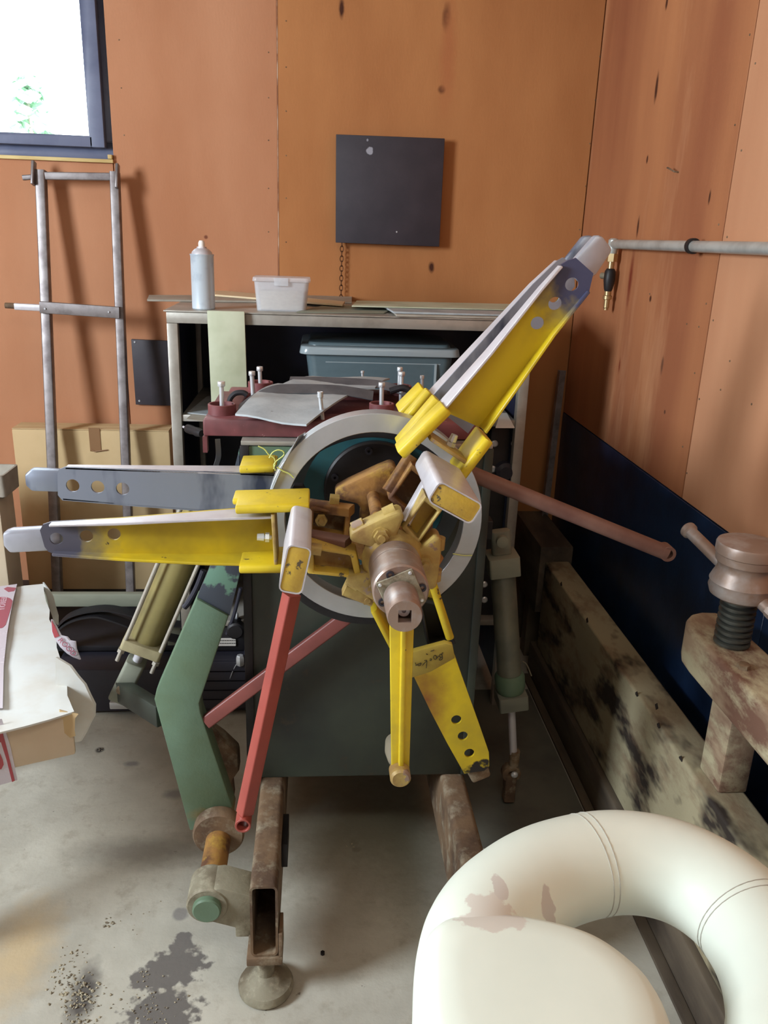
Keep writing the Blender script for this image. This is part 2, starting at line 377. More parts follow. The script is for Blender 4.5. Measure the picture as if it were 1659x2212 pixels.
m_leaf = M('pale_birch_leaves', (168, 200, 176), 0.8)

def plastic(name, col, alpha, rough=.3):
    mt = bpy.data.materials.new(name); mt.use_nodes = True; nt = mt.node_tree; B = nt.nodes['Principled BSDF']
    n = nt.nodes.new('ShaderNodeTexNoise'); n.inputs['Scale'].default_value = 12
    x = nt.nodes.new('ShaderNodeMix'); x.data_type = 'RGBA'; nt.links.new(n.outputs['Fac'], x.inputs['Factor'])
    x.inputs[6].default_value = lin(col); x.inputs[7].default_value = lin(tuple(int(v*.93) for v in col))
    nt.links.new(x.outputs[2], B.inputs['Base Color'])
    B.inputs['Roughness'].default_value = rough; B.inputs['Alpha'].default_value = alpha
    return mt
m_clearplas = plastic('clear_frosted_plastic', (228, 232, 238), .42)
m_tote = plastic('smoky_clear_plastic', (104, 122, 130), .82, .25)
m_totelid = plastic('smoky_clear_lid', (176, 190, 196), .75, .2)
def glass(name):
    mt = bpy.data.materials.new(name); mt.use_nodes = True; nt = mt.node_tree
    for n in list(nt.nodes): nt.nodes.remove(n)
    o = nt.nodes.new('ShaderNodeOutputMaterial'); t = nt.nodes.new('ShaderNodeBsdfTransparent'); g = nt.nodes.new('ShaderNodeBsdfGlossy')
    g.inputs['Roughness'].default_value = .03; f = nt.nodes.new('ShaderNodeFresnel'); f.inputs['IOR'].default_value = 1.3
    t.inputs[0].default_value = (.96, .98, .97, 1)
    mx = nt.nodes.new('ShaderNodeMixShader'); nt.links.new(f.outputs[0], mx.inputs[0]); nt.links.new(t.outputs[0], mx.inputs[1]); nt.links.new(g.outputs[0], mx.inputs[2])
    nt.links.new(mx.outputs[0], o.inputs[0]); return mt
m_glass = glass('window_glass')

# ================================================================ THE SETTING
WX, BY = 0.938, 3.05           # right wall, back wall
ZC, XL, YF = 2.9, -2.6, -2.5
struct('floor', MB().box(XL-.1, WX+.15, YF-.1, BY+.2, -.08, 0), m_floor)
struct('ceiling', MB().box(XL-.1, WX+.15, YF-.1, BY+.2, ZC, ZC+.08), m_ceil)
struct('wall_front', MB().box(XL-.1, WX+.15, YF-.1, YF, 0, ZC), m_wall_l)
wl = MB(); wl.box(XL-.1, XL, YF, .1, 0, ZC); wl.box(XL-.1, XL, 1.0, BY+.2, 0, ZC); wl.box(XL-.1, XL, .1, 1.0, 0, 1.4); wl.box(XL-.1, XL, .1, 1.0, 2.5, ZC)
struct('wall_left', wl, m_wall_l)
wz0, wz1, wx0, wx1 = 1.712, 2.62, -1.95, -.692
wb = MB(); y0, y1 = BY+.012, BY+.16
wb.box(XL, wx0, y0, y1, 0, ZC); wb.box(wx1, WX+.15, y0, y1, 0, ZC); wb.box(wx0, wx1, y0, y1, 0, wz0); wb.box(wx0, wx1, y0, y1, wz1, ZC)
WB = struct('wall_back', wb, m_wall)
def panel(x0, x1, z0, z1, mt=m_wall): MB().box(x0+.0015, x1-.0015, BY, BY+.0115, z0, z1).build('panel', mt, WB, bev=.0012, seg=1)
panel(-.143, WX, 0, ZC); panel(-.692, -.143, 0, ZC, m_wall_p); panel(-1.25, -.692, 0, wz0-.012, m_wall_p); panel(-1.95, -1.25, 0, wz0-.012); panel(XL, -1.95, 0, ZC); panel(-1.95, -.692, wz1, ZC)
MB().box(-.1445, -.1415, BY-.001, BY+.010, 0, ZC).build('seam_strip', m_seam, WB)
nb = MB()
for px, zs in ((618, (45, 145, 240, 336, 428, 523)), (580, (113, 211, 303, 407, 501))):
    for z in zs: p = A(px, z, Y=BY); nb.lathe(p+V((0, .001, 0)), -YV, [(0, .0026), (.0025, .0018)], 8)
for px, pz in ((257, 86), (262, 190), (268, 292), (1296, 122), (1286, 216), (1274, 310), (1265, 402), (1252, 496)):
    p = A(px, pz, Y=BY); nb.lathe(p+V((0, .001, 0)), -YV, [(0, .0026), (.0025, .0018)], 8)
tag(nb.build('nail_heads', m_rust, WB), kind='stuff')
WR = struct('wall_right', MB().box(WX+.012, WX+.15, YF, BY+.012, 0, ZC), m_wall_r)
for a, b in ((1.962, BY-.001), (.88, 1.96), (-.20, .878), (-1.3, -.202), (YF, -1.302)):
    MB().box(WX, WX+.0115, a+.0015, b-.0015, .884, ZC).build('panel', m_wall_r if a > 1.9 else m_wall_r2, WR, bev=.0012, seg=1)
for a, b in ((1.5, BY-.001), (.0, 1.5), (YF, .0)):
    tag(MB().box(WX-.002, WX+.0115, a+.001, b-.001, 0, .881).build('panel', m_navy, WR, bev=.001, seg=1), 'navy painted lower wall panel')
nb = MB()
for px, pz in ((1620, 75), (1632, 137), (1588, 270), (1602, 325), (1553, 485), (1571, 512), (1526, 656), (1541, 692), (1501, 806), (1511, 862), (1475, 965), (1484, 1022), (1577, 780), (1557, 842), (1624, 873), (1404, 635), (1484, 700), (1510, 706)):
    p = A(px, pz, X=WX); nb.lathe(p+V((.001, 0, 0)), -XV, [(0, .0028), (.0025, .002)], 8)
tag(nb.build('nail_heads', m_rust, WR), kind='stuff')
n0 = A(1466, 372, X=WX); MB().tube([n0+V((.004, 0, 0)), n0+V((-.012, 0, .001)), n0+V((-.020, .012, .008)), n0+V((-.022, .026, .012))], .0022, 6).build('bent_nail', m_rust, WR)
# window in the back wall
W1 = struct_empty('window_1', (wx1, BY, wz0))
fx, fz = -.766, 1.782
fr = MB(); ya, yb = BY+.012, BY+.075
fr.box(wx0, wx1+.0, ya+.02, yb, wz0, fz-.012); fr.box(wx0, wx1, ya+.02, yb, wz1-.07, wz1); fr.box(fx+.012, wx1, ya+.02, yb, fz-.012, wz1-.07); fr.box(wx0, wx0+.07, ya+.02, yb, fz-.012, wz1-.07)
fr.build('frame', m_frame, W1, bev=.004)
sh = MB(); ya2 = BY-.002
sh.box(wx0+.07, fx+.012, ya2, yb-.01, fz-.035, fz); sh.box(fx, fx+.05, ya2, yb-.01, fz-.035, wz1-.07); sh.box(wx0+.07, wx0+.1, ya2, yb-.01, fz, wz1-.07); sh.box(wx0+.1, fx, ya2, yb-.01, wz1-.1, wz1-.07)
sh.build('sash', m_frame, W1, bev=.004)
MB().box(wx0+.09, fx+.006, BY+.03, BY+.036, fz-.006, wz1-.09).build('pane', m_glass, W1)
MB().box(wx0, -.690, BY-.014, BY+.012, 1.700, 1.7115).build('sill_strip', m_wood_pale, W1, bev=.0015)
MB().box(-.706, -.692, BY-.016, BY+.012, 1.7125, 1.726).build('sill_block', m_wood_pale, W1, bev=.0015)
W2 = struct_empty('window_2', (XL, .55, 1.4))
fr = MB()
for a in ((.1, .15, 1.4, 2.5), (.95, 1.0, 1.4, 2.5), (.15, .95, 1.4, 1.45), (.15, .95, 2.45, 2.5)): fr.box(XL-.08, XL-.02, a[0], a[1], a[2], a[3])
fr.build('frame', m_frame, W2, bev=.004)
# trees beyond the window
def tree(x, y, h, w, label):
    t = thing('birch_tree', (x, y, 0), label, 'tree', 'trees beyond the window'); rnd = random.Random(int(x*100))
    MB().tube([(x, y, 0), (x+.05, y, h*.5), (x, y, h*.9)], [.09, .06, .02], 8).build('trunk', m_slab, t)
    lv = MB()
    for i in range(420):
        a = rnd.random()*2*PI; r = w*math.sqrt(rnd.random()); z = h*(.35+.65*rnd.random()); k = 1-.75*(z/h-.35)/.65
        c = V((x+r*k*math.cos(a), y+r*k*math.sin(a), z)); d = V((rnd.uniform(-1, 1), rnd.uniform(-1, 1), rnd.uniform(-1, 1))).normalized(); _, sd, u = frame_of(d)
        q = .11
        lv.add([c-sd*q, c-u*q*.6, c+sd*q, c+u*q*.6], [(0, 1, 2, 3)])
    tag(lv.build('foliage', m_leaf, t, smooth=False), kind='stuff')
tree(-3.75, 12, 3.35, .55, 'leftmost pale birch faintly seen in the window, broad crown')
tree(-2.75, 12.4, 4.1, .34, 'right pale birch faintly seen in the window, tall narrow crown')
MB().box(-40, 40, 3.4, 60, -.3, -.2).build('ground', m_slab); tag(bpy.data.objects['ground'], kind='structure')

# ================================================================ BACK: board, chain, rack, things on the rack
b = thing('wall_board', A(725, 523, Y=3.02), 'square black board hanging on the orange wall above the rack', 'board')
p = [A(726, 290, Y=3.01), A(961, 299, Y=3.01), A(949, 533, Y=3.01), A(725, 524, Y=3.01)]
MB().prism(p, (0, .012, 0)).build('board', m_board, b, bev=.002)
MB().box(p[0].x+.05, p[1].x-.05, 3.022, BY, p[3].z+.06, p[0].z-.06).build('backing_block', m_black, b)
mk = MB(); q = A(857, 501, Y=3.009); mk.lathe(q+V((0, .001, 0)), -YV, [(0, .003), (.0015, .0025)], 10); mk.build('screw', m_zinc, b)
ch = MB(); x = A(738, 560, Y=3.03)
z = A(738, 527, Y=3.03).z; z1 = A(738, 650, Y=3.03).z; k = 0
while z > z1:
    c = V((x.x, 3.03, z)); s = XV if k % 2 else YV
    ch.tube([c+s*.0055*math.cos(2*PI*a/10)+ZUP*.0105*math.sin(2*PI*a/10) for a in range(10)], .0017, 5, closed=True, up=XV.cross(YV) if 0 else s.cross(ZUP)); z -= .0165; k += 1
tag(ch.build('hanging_chain', m_chain), 'thin rusty chain hanging down below the square black board', 'chain', kind='stuff')

RK = thing('equipment_rack', (.09, 2.65, 0), 'wide open steel rack with dark inside behind the coil machine', 'rack')
X0, X1, Y0, Y1, ZT = -.427, .625, 2.40, 2.90, 1.283
for (x, y) in ((X0, Y0), (X1-.03, Y0), (X0, Y1-.03), (X1-.03, Y1-.03)):
    MB().box(x, x+.03, y, y+.03, 0, ZT-.036).build('post', m_rack, RK, bev=.002)
MB().box(X0, X1, Y0, Y0+.03, ZT-.0355, ZT-.0045).build('front_rail', m_rack, RK, bev=.002)
MB().box(X0, X1, Y1-.03, Y1, ZT-.0355, ZT-.0045).build('back_rail', m_rack, RK, bev=.002)
MB().box(X0-.006, X1+.006, Y0-.006, Y1, ZT-.004, ZT).build('top_plate', m_rack, RK, bev=.001)
MB().box(X0+.005, X0+.012, Y0+.03, Y1-.03, .05, ZT-.036).build('side_panel', m_rackdark, RK)
MB().box(X1-.012, X1-.005, Y0+.03, Y1-.03, .05, ZT-.036).build('side_panel', m_rackdark, RK)
MB().box(X0+.03, X1-.03, Y1-.012, Y1-.006, .05, ZT-.036).build('back_panel', m_rackdark, RK)
MB().box(X0+.095, X0+.10, Y0+.25, Y1-.03, .99, ZT-.036).build('partition', m_rackdark, RK)
MB().box(X0+.03, X1-.03, Y0+.005, Y1-.03, .965, .985).build('shelf', m_rack, RK, bev=.002)
MB().box(X0+.03, X1-.03, Y0+.005, Y1-.03, .30, .32).build('shelf', m_rack, RK, bev=.002)
# electrical gear inside the right end of the rack
eg = thing('control_box', (.52, 2.46, .32), 'dark electrical gear behind bolted plate inside right end of the rack', 'control box')
p0 = A(1062, 945, Y=2.43); p1 = A(1122, 1140, Y=2.43)
MB().box(p0.x, .592, 2.44, 2.5, .32, .96).build('housing', m_black, eg, bev=.004)
for px, py in ((1068, 958), (1111, 958), (1112, 1000), (1064, 1013), (1046, 1262), (1046, 1295)):
    q = A(px, py, Y=2.44); MB().lathe(q, -YV, [(0, .011), (.004, .011), (.007, .007)], 12).build('bolt', m_zinc, eg)
q = A(1088, 1015, Y=2.44); MB().lathe(q, -YV, [(0, .03), (.03, .03), (.04, .02)], 20).build('motor_cap', m_case, eg)

TZ = ZT
can = thing('spray_can', A(440, 660, Y=2.47), 'pale blue spray can with white nozzle on the rack top', 'spray can'); can.location.z = TZ; ORG['spray_can'] = V(can.location)
o = V(can.location); r = .0325
MB().lathe(o, ZUP, [(0, r-.002), (.002, r), (.146, r), (.148, r+.0012), (.151, r+.0012)], 32).build('body', m_can, can)
MB().lathe(o+ZUP*.151, ZUP, [(0, r-.003), (.006, r-.005), (.013, r-.012), (.016, .014), (.020, .013)], 28).build('dome', m_bare, can)
MB().lathe(o+ZUP*.171, ZUP, [(0, .009), (.010, .009), (.016, .0065), (.017, .003)], 16).build('nozzle', m_canwhite, can)
bx = thing('plastic_box', (0, 2.47, TZ), 'small clear plastic box with lid and beige contents on the rack top', 'plastic box')
c = A(608, 672, Y=2.45); ORG['plastic_box'] = V((c.x, 2.5, TZ)); bx.location = ORG['plastic_box']; cx = c.x
def tub(mb, cx, cy, z0, z1, w0, d0, w1, d1, th, cr=.01):
    def sec(w, d, z):
        r = []
        for sx, sy, a0 in ((1, 1, 0), (-1, 1, 90), (-1, -1, 180), (1, -1, 270)):
            for k in range(4):
                a = math.radians(a0+30*k); r.append(V((cx+sx*(w/2-cr)+cr*math.cos(a), cy+sy*(d/2-cr)+cr*math.sin(a), z)))
        return r
    return mb.sweep([sec(w0, d0, z0), sec(w1, d1, z1), sec(w1-2*th, d1-2*th, z1), sec(w0-2*th, d0-2*th, z0+th)], True)
def lid(mb, cx, cy, z0, z1, w0, d0, w1, d1, cr):
    def sec(w, d, z):
        r = []
        for sx, sy, a0 in ((1, 1, 0), (-1, 1, 90), (-1, -1, 180), (1, -1, 270)):
            for k in range(4):
                a = math.radians(a0+30*k); r.append(V((cx+sx*(w/2-cr)+cr*math.cos(a), cy+sy*(d/2-cr)+cr*math.sin(a), z)))
        return r
    return mb.sweep([sec(w0, d0, z0), sec(w1, d1, z1)], True)
tub(MB(), cx, 2.50, TZ, TZ+.082, .142, .09, .156, .104, .0025, .014).build('tub', m_clearplas, bx)
tub(MB(), cx, 2.50, TZ+.004, TZ+.056, .120, .07, .124, .074, .03, .01).build('contents', m_slabpine, bx, bev=.002)
lid(MB(), cx, 2.50, TZ+.0822, TZ+.0945, .166, .114, .162, .110, .014).build('lid', m_clearplas, bx, bev=.002)
MB().box(cx-.02, cx+.02, 2.5-.0605, 2.5-.0565, TZ+.072, TZ+.094).build('latch', m_clearplas, bx, bev=.001)
def slab(px, Y, Z, th, label, mat, name='thin_board', group=None):
    pts = [A(x, y, Z=Z) for x, y in px]
    return tag(MB().prism(pts, (0, 0, th)).build(name, mat, bev=.0008, seg=1), label, 'board', group)
slab(((318, 651), (760, 656), (760, 642), (322, 641)), 0, TZ+.0006, .006, 'long thin grey board overhanging the left end of the rack top', m_slab)
slab(((463, 640), (740, 662), (745, 655), (466, 630)), 0, TZ+.0075, .006, 'pale wooden strip lying behind the spray can', m_slabpine)
slab(((640, 676), (830, 678), (860, 664), (700, 662)), 0, TZ+.0006, .004, 'thin brown board on rack top right of clear box', m_plank)
slab(((856, 684), (1120, 690), (1130, 668), (838, 664)), 0, TZ+.0006, .006, 'lower grey board of stack at right end of rack top', m_slab)
slab(((850, 677), (1125, 684), (1135, 664), (815, 657)), 0, TZ+.0075, .005, 'upper grey board of stack at right end of rack top', m_sheet)
slab(((760, 663), (1140, 672), (1150, 660), (770, 652)), 0, TZ+.0135, .004, 'topmost pale board crossing the rack top at back', m_paleboard)
pb = [A(447, 671, Y=2.382), A(528, 673, Y=2.382), A(536, 905, Y=2.370), A(458, 905, Y=2.370)]
tag(MB().prism(pb, (0, .0095, 0)).build('leaning_board', m_paleboard, bev=.002), 'upright pale green board leaning on the front of the rack', 'board')
# tote
tz = .986
tt = thing('storage_tote', (.2, 2.6, tz), 'large smoky clear storage tote with pale lid inside the rack', 'storage tote')
a, b2 = A(657, 765, Y=2.47), A(985, 772, Y=2.47); ccx = (a.x+b2.x)/2; w = b2.x-a.x; zt = a.z
tub(MB(), ccx, 2.62, tz, zt, w-.05, .26, w-.01, .30, .004, .03).build('tub', m_tote, tt)
lid(MB(), ccx, 2.62, zt+.0005, zt+.024, w+.03, .33, w+.020, .322, .03).build('lid', m_totelid, tt, bev=.004)
lid(MB(), ccx, 2.62, zt+.0245, zt+.034, w-.02, .28, w-.03, .27, .03).build('lid_top', m_tote, tt, bev=.003)
MB().rbar((ccx-w*.36, 2.474, zt-.022), (ccx+w*.40, 2.474, zt-.022), .004, .003, .001).build('rib', m_totelid, tt)
MB().box(ccx+w*.36, ccx+w*.375, 2.468, 2.474, tz+.03, zt-.02).build('rib', m_totelid, tt)
# papers and screwdriver on the left of the shelf
slab(((404, 893), (452, 898), (480, 850), (446, 858)), 0, .9865, .0025, 'upper grey folder on the left end of the rack shelf', m_sheet, 'card_folder')
slab(((402, 905), (455, 912), (475, 880), (440, 872)), 0, .9862, .0003, 'lower grey folder on the left end of the rack shelf', m_slab, 'card_folder')
for n_ in ('card_folder', 'card_folder.001'): bpy.data.objects[n_]['category'] = 'folder'
slab(((1070, 925), (1112, 925), (1095, 893), (1080, 893)), 0, .9865, .002, 'white paper sheet on the right end of the rack shelf', m_canwhite, 'paper_sheet'); bpy.data.objects['paper_sheet']['category'] = 'paper'
sd = thing('screwdriver', A(425, 935, Y=2.39), 'black handled screwdriver lying on the left of the rack shelf', 'screwdriver')
h0, h1 = A(404, 925, Z=1.0), A(440, 938, Z=1.0)
MB().lathe(h0, h1-h0, [(0, .007), (.004, .0115), (.02, .0125), (.035, .0105), (.055, .0125), (.075, .009)], 14).build('handle', m_black, sd)
MB().cyl(h0, h0-(h1-h0).normalized()*.02, .003, 8).build('blade', m_bare, sd)

# small black board with screws on the wall left of the rack
sb = thing('small_wall_board', A(300, 870, Y=3.03), 'small dark board screwed to the wall left of the rack', 'board')
p = [A(283, 733, Y=3.035), A(372, 737, Y=3.035), A(378, 877, Y=3.035), A(293, 874, Y=3.035)]
MB().prism(p, (0, .0145, 0)).build('board', m_board, sb, bev=.0015)
for px, py in ((291, 739), (301, 866)):
    MB().lathe(A(px, py, Y=3.035), -YV, [(0, .004), (.002, .003)], 10).build('screw', m_zinc, sb)

za = A(240, 1284, Y=2.46).z
# ladder-like frame
LF = thing('tube_frame', A(190, 1280, Y=2.62), 'tall grey welded tube frame leaning on the wall under the window', 'frame')
lt, lb, rt, rb = A(88, 368, Y=2.99), A(125, 1281, Y=2.80), A(248, 372, Y=2.99), A(283, 1281, Y=2.80)
DK = .190
lb = lb+(lb-lt).normalized()*((lb.z-DK-.004)/abs((lb-lt).normalized().z)); rb = rb+(rb-rt).normalized()*((rb.z-DK-.004)/abs((rb-rt).normalized().z))
MB().rbar(lb, lt, .032, .032, .004, YV).build('stile', m_lad, LF)
MB().rbar(rb, rt, .030, .032, .004, YV).build('stile', m_lad, LF)
def on(l0, l1, px, py):      # point of the leaning plane at a pixel
    n = (rb-lb).cross(lt-lb); d = A(px, py, Y=1)-EYEP; t = (lb-EYEP).dot(n)/d.dot(n); return EYEP+d*t
MB().rbar(on(0, 0, 98, 380), on(0, 0, 240, 382), .024, .026, .003, YV).build('top_bar', m_lad, LF)
MB().rbar(on(0, 0, 92, 662)-YV*.025, on(0, 0, 262, 674)-YV*.025, .016, .038, .002).build('cross_bar', m_lad, LF)
MB().rbar(on(0, 0, 36, 661)-YV*.015, on(0, 0, 93, 664)-YV*.015, .02, .022, .003).build('side_bar', m_bare, LF)
MB().cyl(on(0, 0, 15, 659)-YV*.015, on(0, 0, 37, 660)-YV*.015, .0095, 12).build('pin', m_rust, LF)
for px, py in ((104, 665), (240, 672)):
    q = on(0, 0, px, py)-YV*.034; MB().lathe(q, -YV, [(0, .0035), (.003, .003)], 8).build('bolt', m_zinc, LF)
for x0, ya_, yb_ in ((76, 350, 400), (256, 356, 408)):
    a_, c_ = on(0, 0, x0, yb_)-YV*.02, on(0, 0, x0, ya_)-YV*.012
    MB().rbar(a_, c_, .010, .03, .003, YV).build('hook_plate', m_lad, LF, bev=.001)
MB().rbar(on(0, 0, 50, 384), on(0, 0, 80, 382), .018, .016, .003).build('stub', m_lad, LF)

# platform, cardboard boxes on it
pl = thing('low_platform', (-.75, 2.6, 0), 'low grey green plank platform carrying the tall flat carton', 'platform')
za = A(240, 1284, Y=2.46).z
MB().box(-1.45, -.435, 2.46, 2.485, A(240, 1311, Y=2.46).z, za).build('front_board', m_plank, pl, bev=.003)
MB().box(-1.45, -.435, 2.4855, 3.03, DK-.02, DK).build('deck_board', m_rubber, pl, bev=.002)
for x in (-1.42, -1.0, -.49):
    MB().box(x, x+.045, 2.4855, 2.53, DK+.0005, za-.01).build('upright', m_plank, pl)
    for y in (2.73, 2.95): MB().box(x, x+.05, y, y+.05, 0, DK-.0205).build('leg', m_plank, pl)
def carton(name, x0, x1, y0, y1, z0, z1, label, mat):
    t = thing(name, ((x0+x1)/2, (y0+y1)/2, z0), label, 'cardboard box')
    MB().box(x0, x1, y0, y1, z0, z1-.003).build('body', mat, t, bev=.006)
    MB().box(x0+.002, x1-.002, y0+.001, (y0+y1)/2-.0015, z1-.0028, z1).build('flap', mat, t)
    MB().box(x0+.002, x1-.002, (y0+y1)/2+.0015, y1-.001, z1-.0028, z1).build('flap', mat, t)
    return t
p0, p1 = A(24, 925, Y=2.935), A(365, 920, Y=2.935)
cb = carton('tall_carton', p0.x, min(p1.x, -.437), 2.935, 3.035, DK+.0005, p0.z, 'tall flat kraft carton standing behind the tube frame', m_card)
q0, q1 = A(191, 924, Y=2.934), A(219, 975, Y=2.934)
MB().box(q0.x, q1.x, 2.9325, 2.9345, q1.z, q0.z).build('tape_strip', m_browntape, cb)
q = A(205, 973, Y=2.932); MB().tube([q+V((-.015, 0, .004)), q+V((0, -.002, -.004)), q+V((.02, -.003, 0)), q+V((.045, -.001, .003))], .002, 6).build('torn_edge', m_browntape, cb)
cb2 = carton('left_carton', -1.30, A(10, 1150, Y=2.55).x, 2.535, 2.66, DK+.0005, A(5, 1078, Y=2.50).z, 'brown carton at the left edge behind the lower yellow arm', m_card2)
cr = thing('grey_crate', (-1.12, 2.72, 1.0), 'grey crate on top of carton at the far left edge', 'crate')
zz = A(5, 1078, Y=2.50).z+.0005
p1 = A(24, 1090, Y=2.55); tub(MB(), (p1.x-1.28)/2, 2.58, zz, A(20, 1092, Y=2.5).z+.0 if A(20, 1092, Y=2.5).z > zz+.03 else zz+.07, p1.x+1.28, .13, p1.x+1.28, .14, .006, .012).build('tub', m_slab, cr)
bg = thing('grey_case', (-1.15, 2.58, zz+.075), 'dark grey case tilted on the grey crate at left edge', 'case')
pp = [A(-40, 1090, Y=2.56), A(10, 1086, Y=2.56), A(0, 1050, Y=2.56), A(-40, 1040, Y=2.56)]
MB().prism([p_+ZUP*.012 for p_ in pp], (0, .06, 0)).build('shell', m_slab, bg, bev=.006)

# black machine low at left: case with ribs, rubber sheet
gc = thing('louvred_machine', (-.45, 2.55, 0), 'low dark louvred machine on the floor under the plank platform', 'machine')
MB().box(-.83, -.432, 2.37, 2.70, .012, .165).build('housing', m_case, gc, bev=.006)
MB().box(-.393, -.175, 2.37, 2.70, .012, .20).build('housing', m_case, gc, bev=.006)
MB().box(-.4315, -.3935, 2.372, 2.397, .03, .16).build('housing_bridge', m_case, gc)
for k in range(5):
    z = .03+.034*k; MB().hexa([(-.46, 2.355, z), (-.20, 2.355, z), (-.20, 2.37, z+.004), (-.46, 2.37, z+.004), (-.46, 2.362, z+.027), (-.20, 2.362, z+.027), (-.20, 2.37, z+.03), (-.46, 2.37, z+.03)]).build('louvre', m_case, gc, bev=.001)
for x in (-.80, -.21): MB().lathe((x, 2.52, 0), ZUP, [(0, .02), (.012, .02)], 12).build('foot', m_black, gc)
a0 = A(238, 1527, Y=2.34); MB().box(a0.x, a0.x+.075, 2.33, 2.37, a0.z-.004, a0.z+.022).build('chrome_foot', m_zinc, gc, bev=.004)
MB().box(-.39, -.18, 2.42, 2.66, .2005, .294).build('gearbox', m_rubber, gc, bev=.008)
q = A(510, 1356, Y=2.4); MB().lathe((q.x, 2.42, q.z), -YV, [(0, .028), (.045, .028), (.05, .022)], 20).build('motor', m_black, gc)
q = A(508, 1333, Y=2.4); MB().lathe((q.x-.01, 2.41, q.z), XV, [(0, .006), (.004, .012), (.016, .012), (.02, .006)], 12).build('fitting', m_zinc, gc)
p0, p1 = A(470, 1400, Y=2.40), A(508, 1384, Y=2.40)
tag(MB().box(p0.x-.02, p1.x, 2.414, 2.419, p0.z, p1.z).build('label_plate', m_canwhite, gc), 'small white label')
tl = MB()
for r_ in range(2):
    for k in range(12):
        x = p0.x-.005+k*.0055; zc = p1.z-.008-.010*r_; tl.box(x, x+.0035, 2.4132, 2.4139, zc, zc+.003)
tag(tl.build('label_print', m_inkb, gc), kind='stuff')
for x_, pts in ((.010, ((548, 1240), (545, 1330), (535, 1400), (530, 1430))), (.006, ((520, 1270), (505, 1330), (490, 1370)))):
    MB().tube(catmull([A(a, b_, Y=2.38) for a, b_ in pts]), x_, 10).build('hose', m_case, gc)
q = A(519, 1425, Y=2.36); MB().lathe(q-ZUP*.02, ZUP, [(0, .01), (.006, .014), (.03, .014), (.036, .01)], 6).build('hose_nut', m_zinc, gc)
MB().tube(catmull([q, q+V((-.02, 0, -.03)), q+V((-.035, 0, -.07))]), .004, 8, flat=.4).build('valve_lever', m_zinc, gc)
rs = MB()
def sheet(pts, y0, y1, th):
    P = catmull(pts, 6); ribbon(rs, [V((p.x, (y0+y1)/2, max(p.z, .209+th))) for p in P], (0, y1-y0, 0), th)
sheet([A(x, y, Y=2.44) for x, y in ((100, 1400), (140, 1345), (200, 1325), (250, 1335), (330, 1365), (420, 1385))], 2.41, 2.455, .006)
tag(rs.build('rubber_sheet', m_rubber), 'folded black rubber sheet under the platform, lower curved layer', 'rubber sheet')
rs = MB(); sheet([A(x, y, Y=2.44) for x, y in ((110, 1370), (150, 1328), (215, 1312), (270, 1318), (340, 1340), (430, 1350))], 2.41, 2.455, .004)
tag(rs.build('rubber_sheet', m_rubber), 'folded black rubber sheet under the platform, upper curved layer', 'rubber sheet')

# pipe with valve on the right wall
ap = thing('air_pipe', (WX-.03, 2.0, 1.5), 'grey galvanised air pipe with drain valve along the right wall', 'pipe')
PX, PZ = WX-.03, 1.500
yE = A(1322, 530, X=PX).y
MB().cyl((PX, .6, PZ+.004), (PX, yE, PZ), .0135, 20).build('tube', m_pipe, ap)
q = A(1497, 529, X=PX); MB().annulus((PX, q.y-.006, PZ+.002), YV, .0136, .0185, 0, .014, 24).build('clip_ring', m_black, ap)
MB().box(PX+.012, WX-.001, q.y-.006, q.y+.008, PZ-.006, PZ+.010).build('clip_bracket', m_pipe, ap)
e = V((PX, yE, PZ)); MB().lathe(e+V((0, -.012, .0)), ZUP, [(-.028, .013), (-.016, .016), (.012, .016), (.017, .010)], 16).build('elbow', m_pipe, ap)
e = e+V((0, -.012, -.028))
MB().lathe(e, -ZUP, [(0, .017), (.024, .017)], 6).build('union_nut', m_brass, ap)
MB().lathe(e-ZUP*.0245, -ZUP, [(0, .010), (.02, .010)], 14).build('nipple', m_brass, ap)
MB().lathe(e-ZUP*.045, -ZUP, [(0, .012), (.008, .017), (.035, .018), (.06, .014), (.068, .011)], 18).build('valve_body', m_black, ap)
MB().cyl(e-ZUP*.068+V((0, .016, 0)), e-ZUP*.068+V((-.012, .040, 0)), .010, 14).build('valve_handle', m_plastic, ap)
MB().lathe(e-ZUP*.1135, -ZUP, [(0, .011), (.012, .011), (.014, .014), (.024, .014), (.026, .009), (.05, .009), (.052, .007), (.058, .007)], 14).build('brass_tip', m_brass, ap)
# loose angle bar in the corner
p0, p1 = A(1174, 1124, Y=2.96), A(1214, 800, Y=3.0)
mb = MB(); mb.beam(p0, p1, .03, .004, YV); mb.beam(p0+V((-.013, -.013, 0)), p1+V((-.013, -.013, 0)), .004, .026, YV)
tag(mb.build('angle_bar', m_lad), 'slim grey angle bar standing in the corner right of rack', 'bar')

# ================================================================ THE COIL MACHINE
AX, AZ = .125, 1.0
DC = thing('coil_machine', (.11, 1.9, 0), 'green coil machine with three yellow guard arm pairs on steel rails', 'coil machine')
BX0, BX1, BF, BB, BZ0, BZ1 = -.151, .358, 1.64, 2.25, .288, 1.095
MB().box(BX0, BX1, BF, BB, BZ0, BZ1).build('cabinet', m_body, DC, bev=.004)
MB().box(BX0-.004, BX1+.004, BF-.006, BB, BZ1-.006, BZ1+.004).build('top_edging', m_rack, DC, bev=.002)
MB().box(BX0-.006, BX0+.012, BF-.006, BF+.02, BZ0+.004, BZ1-.0065).build('corner_edging', m_black, DC, bev=.001)
MB().box(BX0+.006, BX0+.16, BF-.002, BF+.004, .97, BZ1-.008).build('corner_plate', m_green, DC)
MB().box(BX1-.012, BX1+.006, BF-.006, BF+.02, BZ0+.004, BZ1-.0065).build('corner_edging', m_body, DC, bev=.001)
